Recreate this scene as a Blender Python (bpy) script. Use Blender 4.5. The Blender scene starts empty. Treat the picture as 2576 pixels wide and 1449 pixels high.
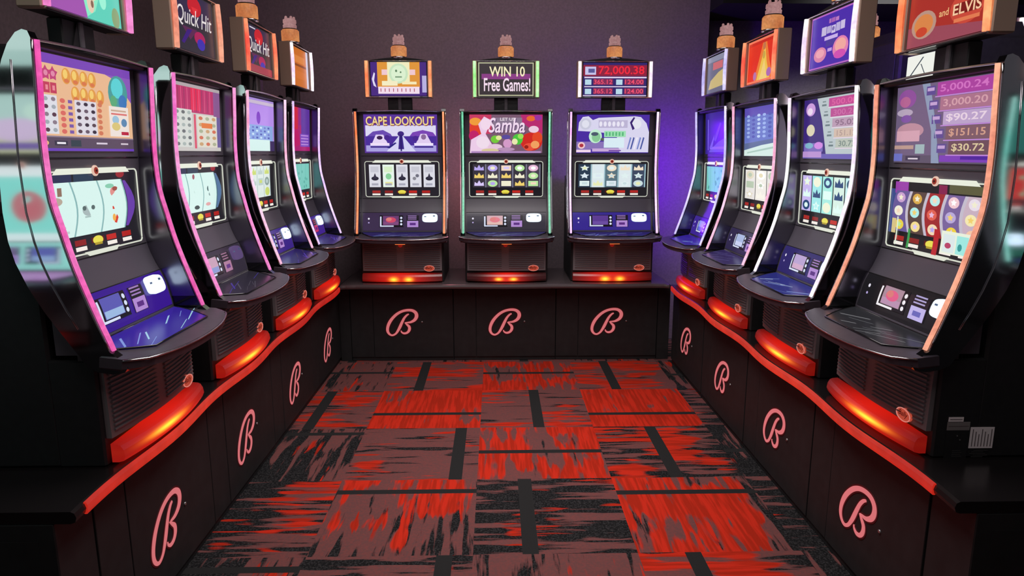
import bpy, bmesh, math, random
from mathutils import Vector, Matrix

sc = bpy.context.scene
# ---------------------------------------------------------------- camera
TH = math.radians(10.98); YAW = math.atan(41.0 / (1746.0 / math.cos(TH)))
fw = Vector((math.sin(YAW) * math.cos(TH), math.cos(YAW) * math.cos(TH), -math.sin(TH)))
rt = Vector((math.cos(YAW), -math.sin(YAW), 0)); up = rt.cross(fw)
cd = bpy.data.cameras.new('camera'); cam = bpy.data.objects.new('camera', cd)
sc.collection.objects.link(cam)
cd.sensor_fit = 'HORIZONTAL'; cd.sensor_width = 36; cd.lens = 36 * 1746 / 2576; cd.clip_start = 0.05
M = Matrix((( rt.x, up.x, -fw.x, 0), (rt.y, up.y, -fw.y, 0), (rt.z, up.z, -fw.z, 1.53), (0, 0, 0, 1)))
cam.matrix_world = M
sc.camera = cam
# ---------------------------------------------------------------- world, room and added lamps, exposure
w = bpy.data.worlds.new('world'); sc.world = w; w.use_nodes = True
bg = w.node_tree.nodes['Background']; bg.inputs[0].default_value = (.75, .72, .8, 1); bg.inputs[1].default_value = .065
sc.view_settings.view_transform = 'Standard'; sc.view_settings.look = 'None'
sc.view_settings.exposure = 0; sc.view_settings.gamma = 1; sc.view_settings.use_curve_mapping = False

def lamp(name, loc, size, power, col, rot=(0, 0, 0), kind='AREA', spread=None):
    l = bpy.data.lights.new(name, kind); l.energy = power; l.color = col
    if kind == 'AREA':
        l.shape = 'RECTANGLE'; l.size, l.size_y = size
        if spread: l.spread = spread
    else: l.shadow_soft_size = size[0]
    o = bpy.data.objects.new(name, l); sc.collection.objects.link(o); o.location = loc; o.rotation_euler = rot
    return o
lamp('unseen_overhead_lamp', (0.05, 3.1, 3.1), (1.3, 1.8), 37, (1, .93, .92), spread=math.radians(110))
lamp('unseen_overhead_lamp', (0.05, 1.2, 3.1), (1.5, 1.5), 20, (1, .93, .92), rot=(math.radians(12), 0, 0))
lamp('added_wall_fill', (0.1, 4.35, 3.2), (2.6, .3), 6, (1, .88, .86), rot=(math.radians(40), 0, 0), spread=math.radians(130))  # added unseen fill that lifts the back wall
lamp('unseen_overhead_lamp', (2.85, 4.7, 3.2), (.6, .6), 26, (1, .95, .95), rot=(math.radians(28), 0, 0), spread=math.radians(75))  # this one is added only to brighten the recess

# ---------------------------------------------------------------- materials
def lin(h):
    h = h.lstrip('#'); o = []
    for i in (0, 2, 4):
        c = int(h[i:i + 2], 16) / 255; o.append(c / 12.92 if c <= .04045 else ((c + .055) / 1.055) ** 2.4)
    return (*o, 1)
MATS = {}
def mat(name, base='#202020', rough=.5, metal=0, em=None, es=1.0, spec=.5, coat=0, noise=0, nscale=40, trans=0):
    key = name
    if key in MATS: return MATS[key]
    m = bpy.data.materials.new(name); m.use_nodes = True; nt = m.node_tree; b = nt.nodes['Principled BSDF']
    b.inputs['Base Color'].default_value = lin(base); b.inputs['Roughness'].default_value = rough
    b.inputs['Metallic'].default_value = metal; b.inputs['Specular IOR Level'].default_value = spec
    if coat: b.inputs['Coat Weight'].default_value = coat; b.inputs['Coat Roughness'].default_value = .08
    if em: b.inputs['Emission Color'].default_value = lin(em); b.inputs['Emission Strength'].default_value = es
    if noise:
        tc = nt.nodes.new('ShaderNodeTexCoord'); n = nt.nodes.new('ShaderNodeTexNoise'); n.inputs['Scale'].default_value = nscale
        n.inputs['Detail'].default_value = 6
        mx = nt.nodes.new('ShaderNodeMix'); mx.data_type = 'RGBA'; mx.blend_type = 'MULTIPLY'; mx.inputs['Factor'].default_value = 1
        rp = nt.nodes.new('ShaderNodeMapRange'); rp.inputs['From Min'].default_value = .3; rp.inputs['From Max'].default_value = .7
        rp.inputs['To Min'].default_value = 1 - noise; rp.inputs['To Max'].default_value = 1 + noise
        nt.links.new(tc.outputs['Object'], n.inputs['Vector']); nt.links.new(n.outputs['Fac'], rp.inputs['Value'])
        mx.inputs['A'].default_value = lin(base); nt.links.new(rp.outputs['Result'], mx.inputs['B'])
        nt.links.new(mx.outputs['Result'], b.inputs['Base Color'])
        bp = nt.nodes.new('ShaderNodeBump'); bp.inputs['Strength'].default_value = .15; bp.inputs['Distance'].default_value = .002
        nt.links.new(n.outputs['Fac'], bp.inputs['Height']); nt.links.new(bp.outputs['Normal'], b.inputs['Normal'])
    MATS[key] = m; return m
def E(h, s=1.0):
    return mat('glow_%s_%d' % (h.strip('#'), round(s * 100)), base='#050505', rough=.25, em=h, es=s, spec=.3)
def led(name, a, b, s, scale=60):
    """diffused LED tube: two hues mixed along its length, brighter at each diode"""
    if name in MATS: return MATS[name]
    m = bpy.data.materials.new(name); m.use_nodes = True; nt = m.node_tree; p = nt.nodes['Principled BSDF']
    tc = nt.nodes.new('ShaderNodeTexCoord'); n = nt.nodes.new('ShaderNodeTexNoise'); n.inputs['Scale'].default_value = scale * .08
    n2 = nt.nodes.new('ShaderNodeTexNoise'); n2.inputs['Scale'].default_value = scale
    nt.links.new(tc.outputs['Object'], n.inputs['Vector']); nt.links.new(tc.outputs['Object'], n2.inputs['Vector'])
    mx = nt.nodes.new('ShaderNodeMix'); mx.data_type = 'RGBA'; mx.inputs['A'].default_value = lin(a); mx.inputs['B'].default_value = lin(b)
    r = nt.nodes.new('ShaderNodeMapRange'); r.inputs['From Min'].default_value = .35; r.inputs['From Max'].default_value = .65
    nt.links.new(n.outputs['Fac'], r.inputs['Value']); nt.links.new(r.outputs['Result'], mx.inputs['Factor'])
    r2 = nt.nodes.new('ShaderNodeMapRange'); r2.inputs['From Min'].default_value = .35; r2.inputs['From Max'].default_value = .7
    r2.inputs['To Min'].default_value = s * .88; r2.inputs['To Max'].default_value = s * 1.15
    nt.links.new(n2.outputs['Fac'], r2.inputs['Value'])
    p.inputs['Base Color'].default_value = lin('#333333'); p.inputs['Roughness'].default_value = .4
    nt.links.new(mx.outputs['Result'], p.inputs['Emission Color']); nt.links.new(r2.outputs['Result'], p.inputs['Emission Strength'])
    MATS[name] = m; return m

mat('satin_black', '#1c1c1e', .55, noise=.2)
mat('gloss_black', '#0b0b0d', .12, spec=.6, coat=.5)
mat('smoked_glass', '#58545e', .34, spec=.5)
mat('mirror_side', '#e4e4ea', .06, metal=1)
mat('bezel_metal', '#8f8c98', .22, metal=1)
mat('topper_side', '#d0b4a0', .42, metal=.6)
mat('chrome', '#d8d4d6', .16, metal=1)
mat('belly_plastic', '#7c7678', .36, spec=.6)
mat('pedestal_laminate', '#1e1f20', .6, noise=.25, nscale=18)
mat('ledge_grey', '#544a4c', .24, spec=.6)
mat('ledge_laminate', '#1a1718', .22, spec=.6)
mat('wall_paint', '#86747a', .85, noise=.12, nscale=60)
mat('recess_paint', '#6a6468', .85, noise=.12, nscale=60)
mat('ceiling_black', '#121212', .9)
mat('dark_grey_panel', '#565258', .45, noise=.15)
mat('paper', '#fff2f2', .8)
mat('paper_grey', '#8a8281', .8)
mat('ink', '#6a5c5e', .8)
mat('screw', '#a9a9a9', .3, metal=.8)
mat('deck_leather', '#443c44', .38, spec=.5, noise=.1)

# ---------------------------------------------------------------- mesh helpers
C = sc.collection
class MB:
    def __init__(s): s.v = []; s.f = []; s.m = []; s.mats = []; s.sm = []
    def mi(s, m):
        if isinstance(m, str): m = MATS[m]
        if m not in s.mats: s.mats.append(m)
        return s.mats.index(m)
    def add(s, vs, fs, m, smooth=False):
        o = len(s.v); s.v += [tuple(v) for v in vs]; k = s.mi(m)
        for f in fs: s.f.append([o + i for i in f]); s.m.append(k); s.sm.append(smooth)
    def box(s, a, b, m):
        x0, y0, z0 = a; x1, y1, z1 = b
        s.add([(x0,y0,z0),(x1,y0,z0),(x1,y1,z0),(x0,y1,z0),(x0,y0,z1),(x1,y0,z1),(x1,y1,z1),(x0,y1,z1)],
              [(0,3,2,1),(4,5,6,7),(0,1,5,4),(1,2,6,5),(2,3,7,6),(3,0,4,7)], m)
    def bbox(s, a, b, m, r=.006):
        """box with its vertical and horizontal edges chamfered"""
        x0, y0, z0 = a; x1, y1, z1 = b
        def ring(i, z): return [(x0+i,y0,z),(x1-i,y0,z),(x1,y0+i,z),(x1,y1-i,z),(x1-i,y1,z),(x0+i,y1,z),(x0,y1-i,z),(x0,y0+i,z)]
        def ring2(z): return [(x0+r*1.6,y0+r,z),(x1-r*1.6,y0+r,z),(x1-r,y0+r*1.6,z),(x1-r,y1-r*1.6,z),(x1-r*1.6,y1-r,z),(x0+r*1.6,y1-r,z),(x0+r,y1-r*1.6,z),(x0+r,y0+r*1.6,z)]
        rs = [ring2(z0), ring(r, z0 + r), ring(r, z1 - r), ring2(z1)]
        vs = sum(rs, []); fs = [tuple(range(7, -1, -1)), tuple(range(24, 32))]
        for k in range(3):
            for i in range(8): fs.append((k*8+i, k*8+(i+1)%8, k*8+8+(i+1)%8, k*8+8+i))
        s.add(vs, fs, m)
    def prism(s, poly, axis, a, b, m, smooth=False):
        """poly of 2D points extruded along axis from a to b"""
        def P(p, t):
            return {'x': (t, p[0], p[1]), 'y': (p[0], t, p[1]), 'z': (p[0], p[1], t)}[axis]
        n = len(poly); vs = [P(p, a) for p in poly] + [P(p, b) for p in poly]
        fs = [tuple(range(n)), tuple(range(2*n-1, n-1, -1))]
        s.add(vs, fs, m); s.add(vs, [(i, n+i, n+(i+1)%n, (i+1)%n) for i in range(n)], m, smooth)
    def sweep(s, pts, m, hw, hh, side=(1,0,0)):
        """rectangular bar along pts; hw half width along side, hh half thickness"""
        sd = Vector(side).normalized(); vs = []; n = len(pts)
        for i, p in enumerate(pts):
            p = Vector(p); t = (Vector(pts[min(i+1,n-1)]) - Vector(pts[max(i-1,0)])).normalized()
            nn = sd.cross(t).normalized()
            for a, b in ((-1,-.5),(-.5,-1),(.5,-1),(1,-.5),(1,.5),(.5,1),(-.5,1),(-1,.5)): vs.append(p + sd*hw*a + nn*hh*b)
        fs = []
        for i in range(n-1):
            for k in range(8): fs.append((i*8+k, i*8+(k+1)%8, i*8+8+(k+1)%8, i*8+8+k))
        fs += [tuple(range(7,-1,-1)), tuple(range((n-1)*8, n*8))]
        s.add(vs, fs, m)
    def tube(s, pts, m, r, seg=8, closed=False):
        n = len(pts); vs = []; P = [Vector(p) for p in pts]
        for i, p in enumerate(P):
            t = (P[(i+1)%n] - P[i-1]) if closed else (P[min(i+1,n-1)] - P[max(i-1,0)])
            t.normalize(); u = t.cross(Vector((0,0,1)))
            if u.length < .1: u = t.cross(Vector((1,0,0)))
            u.normalize(); v = t.cross(u)
            for k in range(seg):
                a = 2*math.pi*k/seg; vs.append(p + u*r*math.cos(a) + v*r*math.sin(a))
        fs = []
        for i in range(n if closed else n-1):
            j = (i+1)%n
            for k in range(seg): fs.append((i*seg+k, i*seg+(k+1)%seg, j*seg+(k+1)%seg, j*seg+k))
        if not closed: fs += [tuple(range(seg-1,-1,-1)), tuple(range((n-1)*seg, n*seg))]
        s.add(vs, fs, m, True)
    def lathe(s, prof, m, c=(0,0,0), seg=20, axis='z'):
        vs = []; n = len(prof)
        for r, z in prof:
            for k in range(seg):
                a = 2*math.pi*k/seg; q = (r*math.cos(a), r*math.sin(a), z)
                if axis == 'y': q = (q[0], -z, q[1])
                vs.append((c[0]+q[0], c[1]+q[1], c[2]+q[2]))
        fs = [(i*seg+k, i*seg+(k+1)%seg, i*seg+seg+(k+1)%seg, i*seg+seg+k) for i in range(n-1) for k in range(seg)]
        s.add(vs, fs, m, True)
        s.add(vs[:seg], [tuple(range(seg-1,-1,-1))], m); s.add(vs[-seg:], [tuple(range(seg))], m)
    def mesh(s, name):
        me = bpy.data.meshes.new(name); me.from_pydata(s.v, [], s.f)
        for m in s.mats: me.materials.append(m)
        me.polygons.foreach_set('material_index', s.m); me.polygons.foreach_set('use_smooth', s.sm)
        bm = bmesh.new(); bm.from_mesh(me); bmesh.ops.recalc_face_normals(bm, faces=bm.faces) if not getattr(s, 'keep', 0) else None
        bm.to_mesh(me); bm.free(); me.update(); return me

CACHE = {}
def part(name, key, fn, parent=None, label=None, loc=None):
    """one mesh object; meshes with the same key are shared"""
    k = (name, key)
    if key is None or k not in CACHE:
        mb = MB(); fn(mb); me = mb.mesh(name)
        if key is not None: CACHE[k] = me
    else: me = CACHE[k]
    o = bpy.data.objects.new(name, me); C.objects.link(o)
    if parent: o.parent = parent
    if label: o['label'] = label
    if loc: o.location = loc
    return o
def thing(name, label, cat, loc=(0,0,0), rz=0, group=None):
    o = bpy.data.objects.new(name, None); C.objects.link(o); o.empty_display_size = .1
    o.location = loc; o.rotation_euler = (0,0,rz); o['label'] = label; o['category'] = cat
    if group: o['group'] = group
    return o
def tag(o, label, cat, group=None):
    o['label'] = label; o['category'] = cat
    if group: o['group'] = group
    return o
def struct(name, fn):
    o = part(name, None, fn); o['kind'] = 'structure'; return o

# ---------------------------------------------------------------- flat artwork (screens, signs, lettering)
TXT = {}
def text_geo(s, shear=0, bold=.015):
    if 'Q' in s: bold = 0
    k = (s, shear, bold)
    if k in TXT: return TXT[k]
    cu = bpy.data.curves.new('lettering', 'FONT'); cu.body = s; cu.size = 1; cu.shear = shear; cu.offset = bold; cu.resolution_u = 3
    o = bpy.data.objects.new('lettering', cu); C.objects.link(o)
    dg = bpy.context.evaluated_depsgraph_get(); dg.update(); ev = o.evaluated_get(dg); me = ev.to_mesh()
    vs = [(v.co.x, v.co.y) for v in me.vertices]; fs = [tuple(p.vertices) for p in me.polygons]
    ev.to_mesh_clear(); bpy.data.objects.remove(o); bpy.data.curves.remove(cu)
    if vs:
        x0 = min(v[0] for v in vs); x1 = max(v[0] for v in vs); y0 = min(v[1] for v in vs); y1 = max(v[1] for v in vs)
        vs = [((x-x0)/(x1-x0), (y-y0)/(y1-y0)) for x, y in vs]
    TXT[k] = (vs, fs); return TXT[k]
def art(mb, shapes, mp, st=1.0, inc=.0004, lit=True):
    """mp(u, v, off) -> local point. Later shapes lie on top of earlier ones they overlap."""
    placed = []
    for sh in shapes:
        k = sh[0]; col = sh[-1]
        if k == 't' and len(sh) == 8: col = sh[6]
        if k == 'r' : x0,y0,x1,y1 = sh[1:5]; bb = (x0,y0,x1,y1)
        elif k == 'e': cx,cy,rx,ry = sh[1:5]; bb = (cx-rx,cy-ry,cx+rx,cy+ry)
        elif k == 'p': bb = (min(p[0] for p in sh[1]),min(p[1] for p in sh[1]),max(p[0] for p in sh[1]),max(p[1] for p in sh[1]))
        elif k == 't': bb = sh[2:6]
        lay = 0
        for b, l in placed:
            if bb[0] < b[2] and bb[2] > b[0] and bb[1] < b[3] and bb[3] > b[1]: lay = max(lay, l+1)
        placed.append((bb, lay)); off = lay*inc
        s2 = st
        if isinstance(col, tuple): col, s2 = col
        m = E(col, s2) if lit else mat('ink_'+col.strip('#'), col, .7)
        if k == 'r':
            n = max(1, int((y1-y0)*10)); vs = []; fs = []
            for i in range(n+1):
                v = y0+(y1-y0)*i/n; vs += [mp(x0,v,off), mp(x1,v,off)]
            fs = [(2*i,2*i+1,2*i+3,2*i+2) for i in range(n)]
        elif k == 'e':
            n = 20 if rx > .03 else 10
            vs = [mp(cx+rx*math.cos(6.2832*i/n), cy+ry*math.sin(6.2832*i/n), off) for i in range(n)]; fs = [tuple(range(n))]
        elif k == 'p': vs = [mp(p[0],p[1],off) for p in sh[1]]; fs = [tuple(range(len(vs)))]
        elif k == 't':
            g, fs = text_geo(sh[1], sh[7] if len(sh) == 8 else 0)
            vs = [mp(bb[0]+(bb[2]-bb[0])*a, bb[1]+(bb[3]-bb[1])*b, off) for a, b in g]
        mb.add(vs, fs, m)
R = lambda a,b,c,d,h: ('r',a,b,c,d,h)
EL = lambda a,b,c,d,h: ('e',a,b,c,d,h)
def frame(x0,y0,x1,y1,t,tv,h):
    return [R(x0,y0,x1,y0+tv,h),R(x0,y1-tv,x1,y1,h),R(x0,y0+tv,x0+t,y1-tv,h),R(x1-t,y0+tv,x1,y1-tv,h)]
def star(cx,cy,rx,ry,n,k,h,a0=.5):
    return ('p',[(cx+rx*(1 if i%2==0 else k)*math.cos(math.pi*(i/n+a0)), cy+ry*(1 if i%2==0 else k)*math.sin(math.pi*(i/n+a0))) for i in range(2*n)],h)

# ---------------------------------------------------------------- slot machine: shared shape
ZL = .607                                  # ledge top
def interp(tab, z):
    tab = sorted(tab)
    if z <= tab[0][0]: return tab[0][1]
    if z >= tab[-1][0]: return tab[-1][1]
    for i in range(len(tab)-1):
        if tab[i][0] <= z <= tab[i+1][0]:
            h = tab[i+1][0]-tab[i][0]; t = (z-tab[i][0])/h
            def sl(j):
                a = max(0,j-1); b = min(len(tab)-1,j+1); return (tab[b][1]-tab[a][1])/(tab[b][0]-tab[a][0])
            m0, m1 = sl(i)*h, sl(i+1)*h
            return (2*t**3-3*t*t+1)*tab[i][1]+(t**3-2*t*t+t)*m0+(3*t*t-2*t**3)*tab[i+1][1]+(t**3-t*t)*m1
FR = [(1.215,0),(1.10,-.006),(.95,-.014),(.80,-.010),(.70,.010),(.62,.028),(.55,.048),(.45,.080),(.365,.110)]
GL = [(1.215,-.050),(1.05,-.058),(.90,-.064),(.75,-.070),(.62,-.068),(.54,-.045),(.47,-.012),(.39,.008),(.35,.015)]
def fd(z): return interp(FR, z)
def gd(z): return interp(GL, z)
def surf(x0, x1, z0, z1, lift=.002):
    return lambda u, v, off: (x0+(x1-x0)*u, -(gd(z0+(z1-z0)*v)+lift+off), z0+(z1-z0)*v)

def fin_poly():
    pts = []
    n = 26
    for i in range(n+1):
        z = 1.215-(1.215-.365)*i/n; pts.append((-fd(z), z))
    pts += [(-.145,.335),(-.160,.318),(-.150,.303),(-.115,.297),(-.075,.303),(-.045,.318)]
    rear = [(.36,-.020),(.43,.025),(.48,.056),(.55,.092),(.62,.118),(.68,.130),(.76,.134),(.90,.128),(1.02,.118),(1.11,.100),(1.16,.082),(1.20,.062),(1.228,.038),(1.236,.020),(1.232,.006)]
    pts += [(y, z) for z, y in rear]
    return pts
def build_fin(side):
    def fn(mb):
        a, b = (.297, .328) if side > 0 else (-.328, -.297)
        P = fin_poly(); n = len(P)
        vs = [(a, y, z) for y, z in P]+[(b, y, z) for y, z in P]
        mb.add(vs, [(i, n+i, n+(i+1)%n, (i+1)%n) for i in range(n)], 'gloss_black')
        mb.add(vs, [tuple(range(n))], 'mirror_side' if side < 0 else 'gloss_black')
        mb.add(vs, [tuple(range(2*n-1, n-1, -1))], 'mirror_side' if side > 0 else 'gloss_black')
        # brushed inner cheek beside the glass
        xi = a-.001 if side > 0 else b+.001; vs = []; m = 20
        for i in range(m+1):
            z = 1.205-(1.205-.40)*i/m; vs += [(xi, -fd(z)+.004, z), (xi, -gd(z)-.001, z)]
        mb.add(vs, [(2*i,2*i+1,2*i+3,2*i+2) for i in range(m)], 'bezel_metal')
    return fn
def area(P): return abs(sum(P[i][0]*P[(i+1)%len(P)][1]-P[(i+1)%len(P)][0]*P[i][1] for i in range(len(P)))/2)
def inset_ok(P, Q): return area(Q) < area(P)
def strip_fn(side, m):
    def fn(mb):
        pts = []
        for i in range(31):
            z = 1.212-(1.212-.362)*i/30; pts.append((side*.3095, -fd(z)-.005, z))
        mb.sweep(pts, m, .0068, .006)
    return fn
def seam_fn(side):
    def fn(mb):
        x = side*.3305
        pts = [(x, .5*(y+(-fd(z)))*1.02, z) for z, y in [(.43,.025),(.48,.056),(.55,.092),(.62,.118),(.68,.130),(.76,.134),(.90,.128),(1.02,.118),(1.16,.110)]]
        mb.tube(pts, 'chrome', .0014, 6)
    return fn
def cap_bolt(side):
    def fn(mb):
        x = side*.328; vs = []
        for r, d in ((.014,0),(.014,.004),(.011,.006),(.004,.006)):
            vs += [(x+side*d, -.118+r*math.cos(6.2832*k/16), .328+r*math.sin(6.2832*k/16)) for k in range(16)]
        mb.add(vs, [(i*16+k, i*16+(k+1)%16, i*16+16+(k+1)%16, i*16+16+k) for i in range(3) for k in range(16)]+[tuple(range(48,64))], 'bezel_metal')
    return fn
def edge_fn(side):
    def fn(mb):
        mb.tube([(side*.3265, -fd(1.21-.845*i/26)-.002, 1.21-.845*i/26) for i in range(27)], 'chrome', .0032, 6)
    return fn
def body_fn(mb):
    mb.bbox((-.300, .080, .0), (.300, .50, .755), 'satin_black', .008)
    mb.bbox((-.292, .080, .745), (.292, .140, 1.205), 'satin_black', .008)
    mb.bbox((-.300, -.050, .0), (.300, .09, .33), 'satin_black', .006)
    mb.box((-.26, .1395, .80), (.26, .142, 1.15), 'dark_grey_panel')
    for i in range(6): mb.box((-.2, .141, .85+.03*i), (.2, .1435, .862+.03*i), 'gloss_black')
def glass_fn(mb):
    n = 24; vs = []
    for i in range(n+1):
        z = .345+(1.21-.345)*i/n; vs += [(-.2965,-gd(z),z),(.2965,-gd(z),z),(-.2965,.06,z),(.2965,.06,z)]
    mb.add(vs, [(4*i,4*i+1,4*i+5,4*i+4) for i in range(n)], 'smoked_glass', True)
    mb.add(vs, [(4*n,4*n+1,4*n+3,4*n+2),(0,2,3,1)]+[(4*i,4*i+4,4*i+6,4*i+2) for i in range(n)]+[(4*i+1,4*i+3,4*i+7,4*i+5) for i in range(n)], 'smoked_glass')
    mb.sweep([(-.29,-gd(.905)-.0016,.905),(.29,-gd(.905)-.0016,.905)], 'gloss_black', .0018, .001, (0,0,1))
    mb.sweep([(-.29,-gd(.60)-.0016,.60),(.29,-gd(.60)-.0016,.60)], 'satin_black', .0018, .001, (0,0,1))
    mb.sweep([(-.29,-gd(.50)-.0016,.50),(.29,-gd(.50)-.0016,.50)], 'satin_black', .0018, .001, (0,0,1))
def toptrim_fn(mb):
    pts = [(-.296+.592*i/12, .006-.004*math.sin(math.pi*i/12), 1.214+.006*math.sin(math.pi*i/12)) for i in range(13)]
    mb.sweep(pts, 'chrome', .006, .004, (0,1,0))
    mb.bbox((-.296,.010,1.200),(.296,.075,1.214),'satin_black',.004)
def cap_fn(mb):
    mb.bbox((-.296,.004,1.196),(.296,.085,1.212),'gloss_black',.004)
def deck_pts(o=0.0, n=20):
    pts = []
    for i in range(n+1):
        x = -1+2*i/n; pts.append(((.338+o)*x, -(.185+o+.068*(1-abs(x)**2.2)-.035*max(0,abs(x)-.86)/.14)))
    return pts
def deck_fn(mb):
    front = deck_pts(); top = [(p[0], p[1], .331+.024*0) for p in front]
    n = len(front); zt = .345
    rearL, rearR = (-.334,-.085), (.334,-.085)
    outer = [rearL]+front+[rearR]
    def z_at(y): return .356-.09*(-y-.02)*1.0
    vs = []
    for x, y in outer: vs.append((x, y, z_at(y)))
    for x, y in outer: vs.append((x, y+.004 if y > -.1 else y+.004, z_at(y)-.030))
    k = len(outer)
    for x, y in outer: vs.append((x*.93, y*.80, .296))
    inner = [(-.2955,.0),( .2955,.0)]
    fs = [tuple(range(k))]
    for i in range(k-1):
        fs.append((i,i+1,k+i+1,k+i)); fs.append((k+i,k+i+1,2*k+i+1,2*k+i))
    fs.append(tuple(range(3*k-1,2*k-1,-1)))
    fs += [(0,k,2*k,3*k-1,2*k-1,k-1)]
    mb.add(vs, fs, 'deck_leather')
    mb.box((-.296,-.10,.300),(.296,.0,.352),'deck_leather')
def decktrim_fn(mb):
    mb.tube([(x, y-.001, .356-.09*(-y-.02)-.004) for x, y in deck_pts(.001, 30)], 'chrome', .0036, 6)
def belly_arc(x, r=0): return -(.066+.024*(1-(x/.285)**2)+r)
def belly_fn(mb):
    n = 18; vs = []; z0, z1 = .085, .312
    for i in range(n+1):
        x = -.285+.57*i/n; vs += [(x, belly_arc(x), z0), (x, belly_arc(x)+.004, z1), (x, .0, z0), (x, .0, z1)]
    fs = []
    for i in range(n): a = 4*i; b = a+4; fs += [(a,b,b+1,a+1),(a+2,a+3,b+3,b+2),(a+1,b+1,b+3,a+3),(a,a+2,b+2,b)]
    fs += [(0,1,3,2),(4*n,4*n+2,4*n+3,4*n+1)]
    mb.add(vs, fs, 'belly_plastic', False)
    for k in range(14):
        z = .108+.0142*k
        for (a, b) in ((-.272,-.036),(.018,.272)):
            pts = [(a+(b-a)*i/8, belly_arc(a+(b-a)*i/8, .002), z) for i in range(9)]
            mb.sweep(pts, 'belly_plastic', .0034, .0036, (0,0,1))
def belly_lock_fn(mb):
    mb.lathe([(.016,0),(.016,.006),(.013,.009),(.006,.009)], E('#a01c14',.6), (-.008, belly_arc(0)+.001, .275), 16, 'y')  # red glow stands in for light reflected on the lock
def badge_fn(mb):
    x = .195; y = belly_arc(x, .007)
    n = 24
    vs = [(x+.037*math.cos(6.2832*i/n), y, .105+.021*math.sin(6.2832*i/n)) for i in range(n)]
    vs += [(a, b+.008, c) for a, b, c in vs]
    mb.add(vs, [tuple(range(n))]+[(i,(i+1)%n,n+(i+1)%n,n+i) for i in range(n)], E('#c8503c', .75))
    ring = []
    mb.tube([(x+.037*math.cos(6.2832*i/n), y-.001, .105+.021*math.sin(6.2832*i/n)) for i in range(n)], E('#e08478', .9), .0018, 6, True)
    art(mb, [('t','Bally',.1,.2,.9,.85,'#4a0c08',.25)], lambda u,v,o: (x-.031+.062*u, y-.0012-o, .105-.018+.036*v))
def barmat(kind):
    name = 'lamp_lens_'+kind
    if name in MATS: return MATS[name]
    m = bpy.data.materials.new(name); m.use_nodes = True; nt = m.node_tree; p = nt.nodes['Principled BSDF']
    p.inputs['Base Color'].default_value = lin('#4a2628'); p.inputs['Roughness'].default_value = .25
    tc = nt.nodes.new('ShaderNodeTexCoord'); sp = nt.nodes.new('ShaderNodeSeparateXYZ'); nt.links.new(tc.outputs['Object'], sp.inputs[0])
    def blob(cx, wx, cz, wz):
        def sq(out, c, w_):
            a = nt.nodes.new('ShaderNodeMath'); a.operation = 'SUBTRACT'; nt.links.new(sp.outputs[out], a.inputs[0]); a.inputs[1].default_value = c
            b = nt.nodes.new('ShaderNodeMath'); b.operation = 'DIVIDE'; nt.links.new(a.outputs[0], b.inputs[0]); b.inputs[1].default_value = w_
            c_ = nt.nodes.new('ShaderNodeMath'); c_.operation = 'MULTIPLY'; nt.links.new(b.outputs[0], c_.inputs[0]); nt.links.new(b.outputs[0], c_.inputs[1]); return c_
        s = nt.nodes.new('ShaderNodeMath'); s.operation = 'ADD'; nt.links.new(sq('X',cx,wx).outputs[0], s.inputs[0]); nt.links.new(sq('Z',cz,wz).outputs[0], s.inputs[1])
        e = nt.nodes.new('ShaderNodeMath'); e.operation = 'MULTIPLY'; nt.links.new(s.outputs[0], e.inputs[0]); e.inputs[1].default_value = -1
        x = nt.nodes.new('ShaderNodeMath'); x.operation = 'EXPONENT'; nt.links.new(e.outputs[0], x.inputs[0]); return x.outputs[0]
    def add(a, b):
        s = nt.nodes.new('ShaderNodeMath'); s.operation = 'ADD'; s.use_clamp = True; nt.links.new(a, s.inputs[0]); nt.links.new(b, s.inputs[1]); return s.outputs[0]
    # two bulbs behind a red diffuser
    if kind == 'centre': hot = add(blob(-.058,.030,.030,.017), blob(.050,.030,.030,.017)); red = blob(-.02,.19,.035,.2)
    elif kind == 'dim': hot = add(blob(-.058,.026,.030,.012), blob(.050,.026,.030,.012)); red = blob(-.0,.115,.035,.2)
    elif kind == 'near_left': hot = blob(-.06,.11,.040,.010); red = blob(-.02,.30,.035,.2)
    else: hot = blob(.06,.11,.040,.010); red = blob(.02,.24,.035,.2)
    c1 = nt.nodes.new('ShaderNodeMix'); c1.data_type = 'RGBA'; c1.inputs['A'].default_value = lin('#d81c10'); c1.inputs['B'].default_value = lin('#ffb030')
    nt.links.new(hot, c1.inputs['Factor']); nt.links.new(c1.outputs['Result'], p.inputs['Emission Color'])
    s1 = nt.nodes.new('ShaderNodeMath'); s1.operation = 'MULTIPLY_ADD'; nt.links.new(hot, s1.inputs[0]); s1.inputs[1].default_value = 1.3; nt.links.new(red, s1.inputs[2])
    nt.links.new(s1.outputs[0], p.inputs['Emission Strength'])
    MATS[name] = m; return m
def bar_fn(kind):
    def fn(mb):
        n = 24; m = barmat(kind); vs = []; prof = [(.0,.014),(.014,.018),(.020,.032),(.017,.052),(.009,.066),(.0,.070)]
        for i in range(n+1):
            x = -.287+.574*i/n; y0 = -(.080+.030*(1-(x/.287)**2))
            for d, z in prof: vs.append((x, y0-d, z-.004))
            vs.append((x, -.06, .068)); vs.append((x, -.06, .010))
        k = len(prof)+2; fs = []
        for i in range(n):
            for j in range(k): fs.append((i*k+j, i*k+(j+1)%k, (i+1)*k+(j+1)%k, (i+1)*k+j))
        fs += [tuple(range(k)), tuple(range((n+1)*k-1, n*k-1, -1))]
        mb.add(vs, fs, m)
    return fn
def under_fn(mb):
    mb.bbox((-.036,-.165,.288),(.036,-.145,.298), E('#ff7a3c', 1.6), .002)
def under_dots(mb):
    for x in (-.13,.13): mb.bbox((x-.035,-.165,.290),(x+.035,-.150,.297), E('#5a2c2c', .5), .002)
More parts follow.
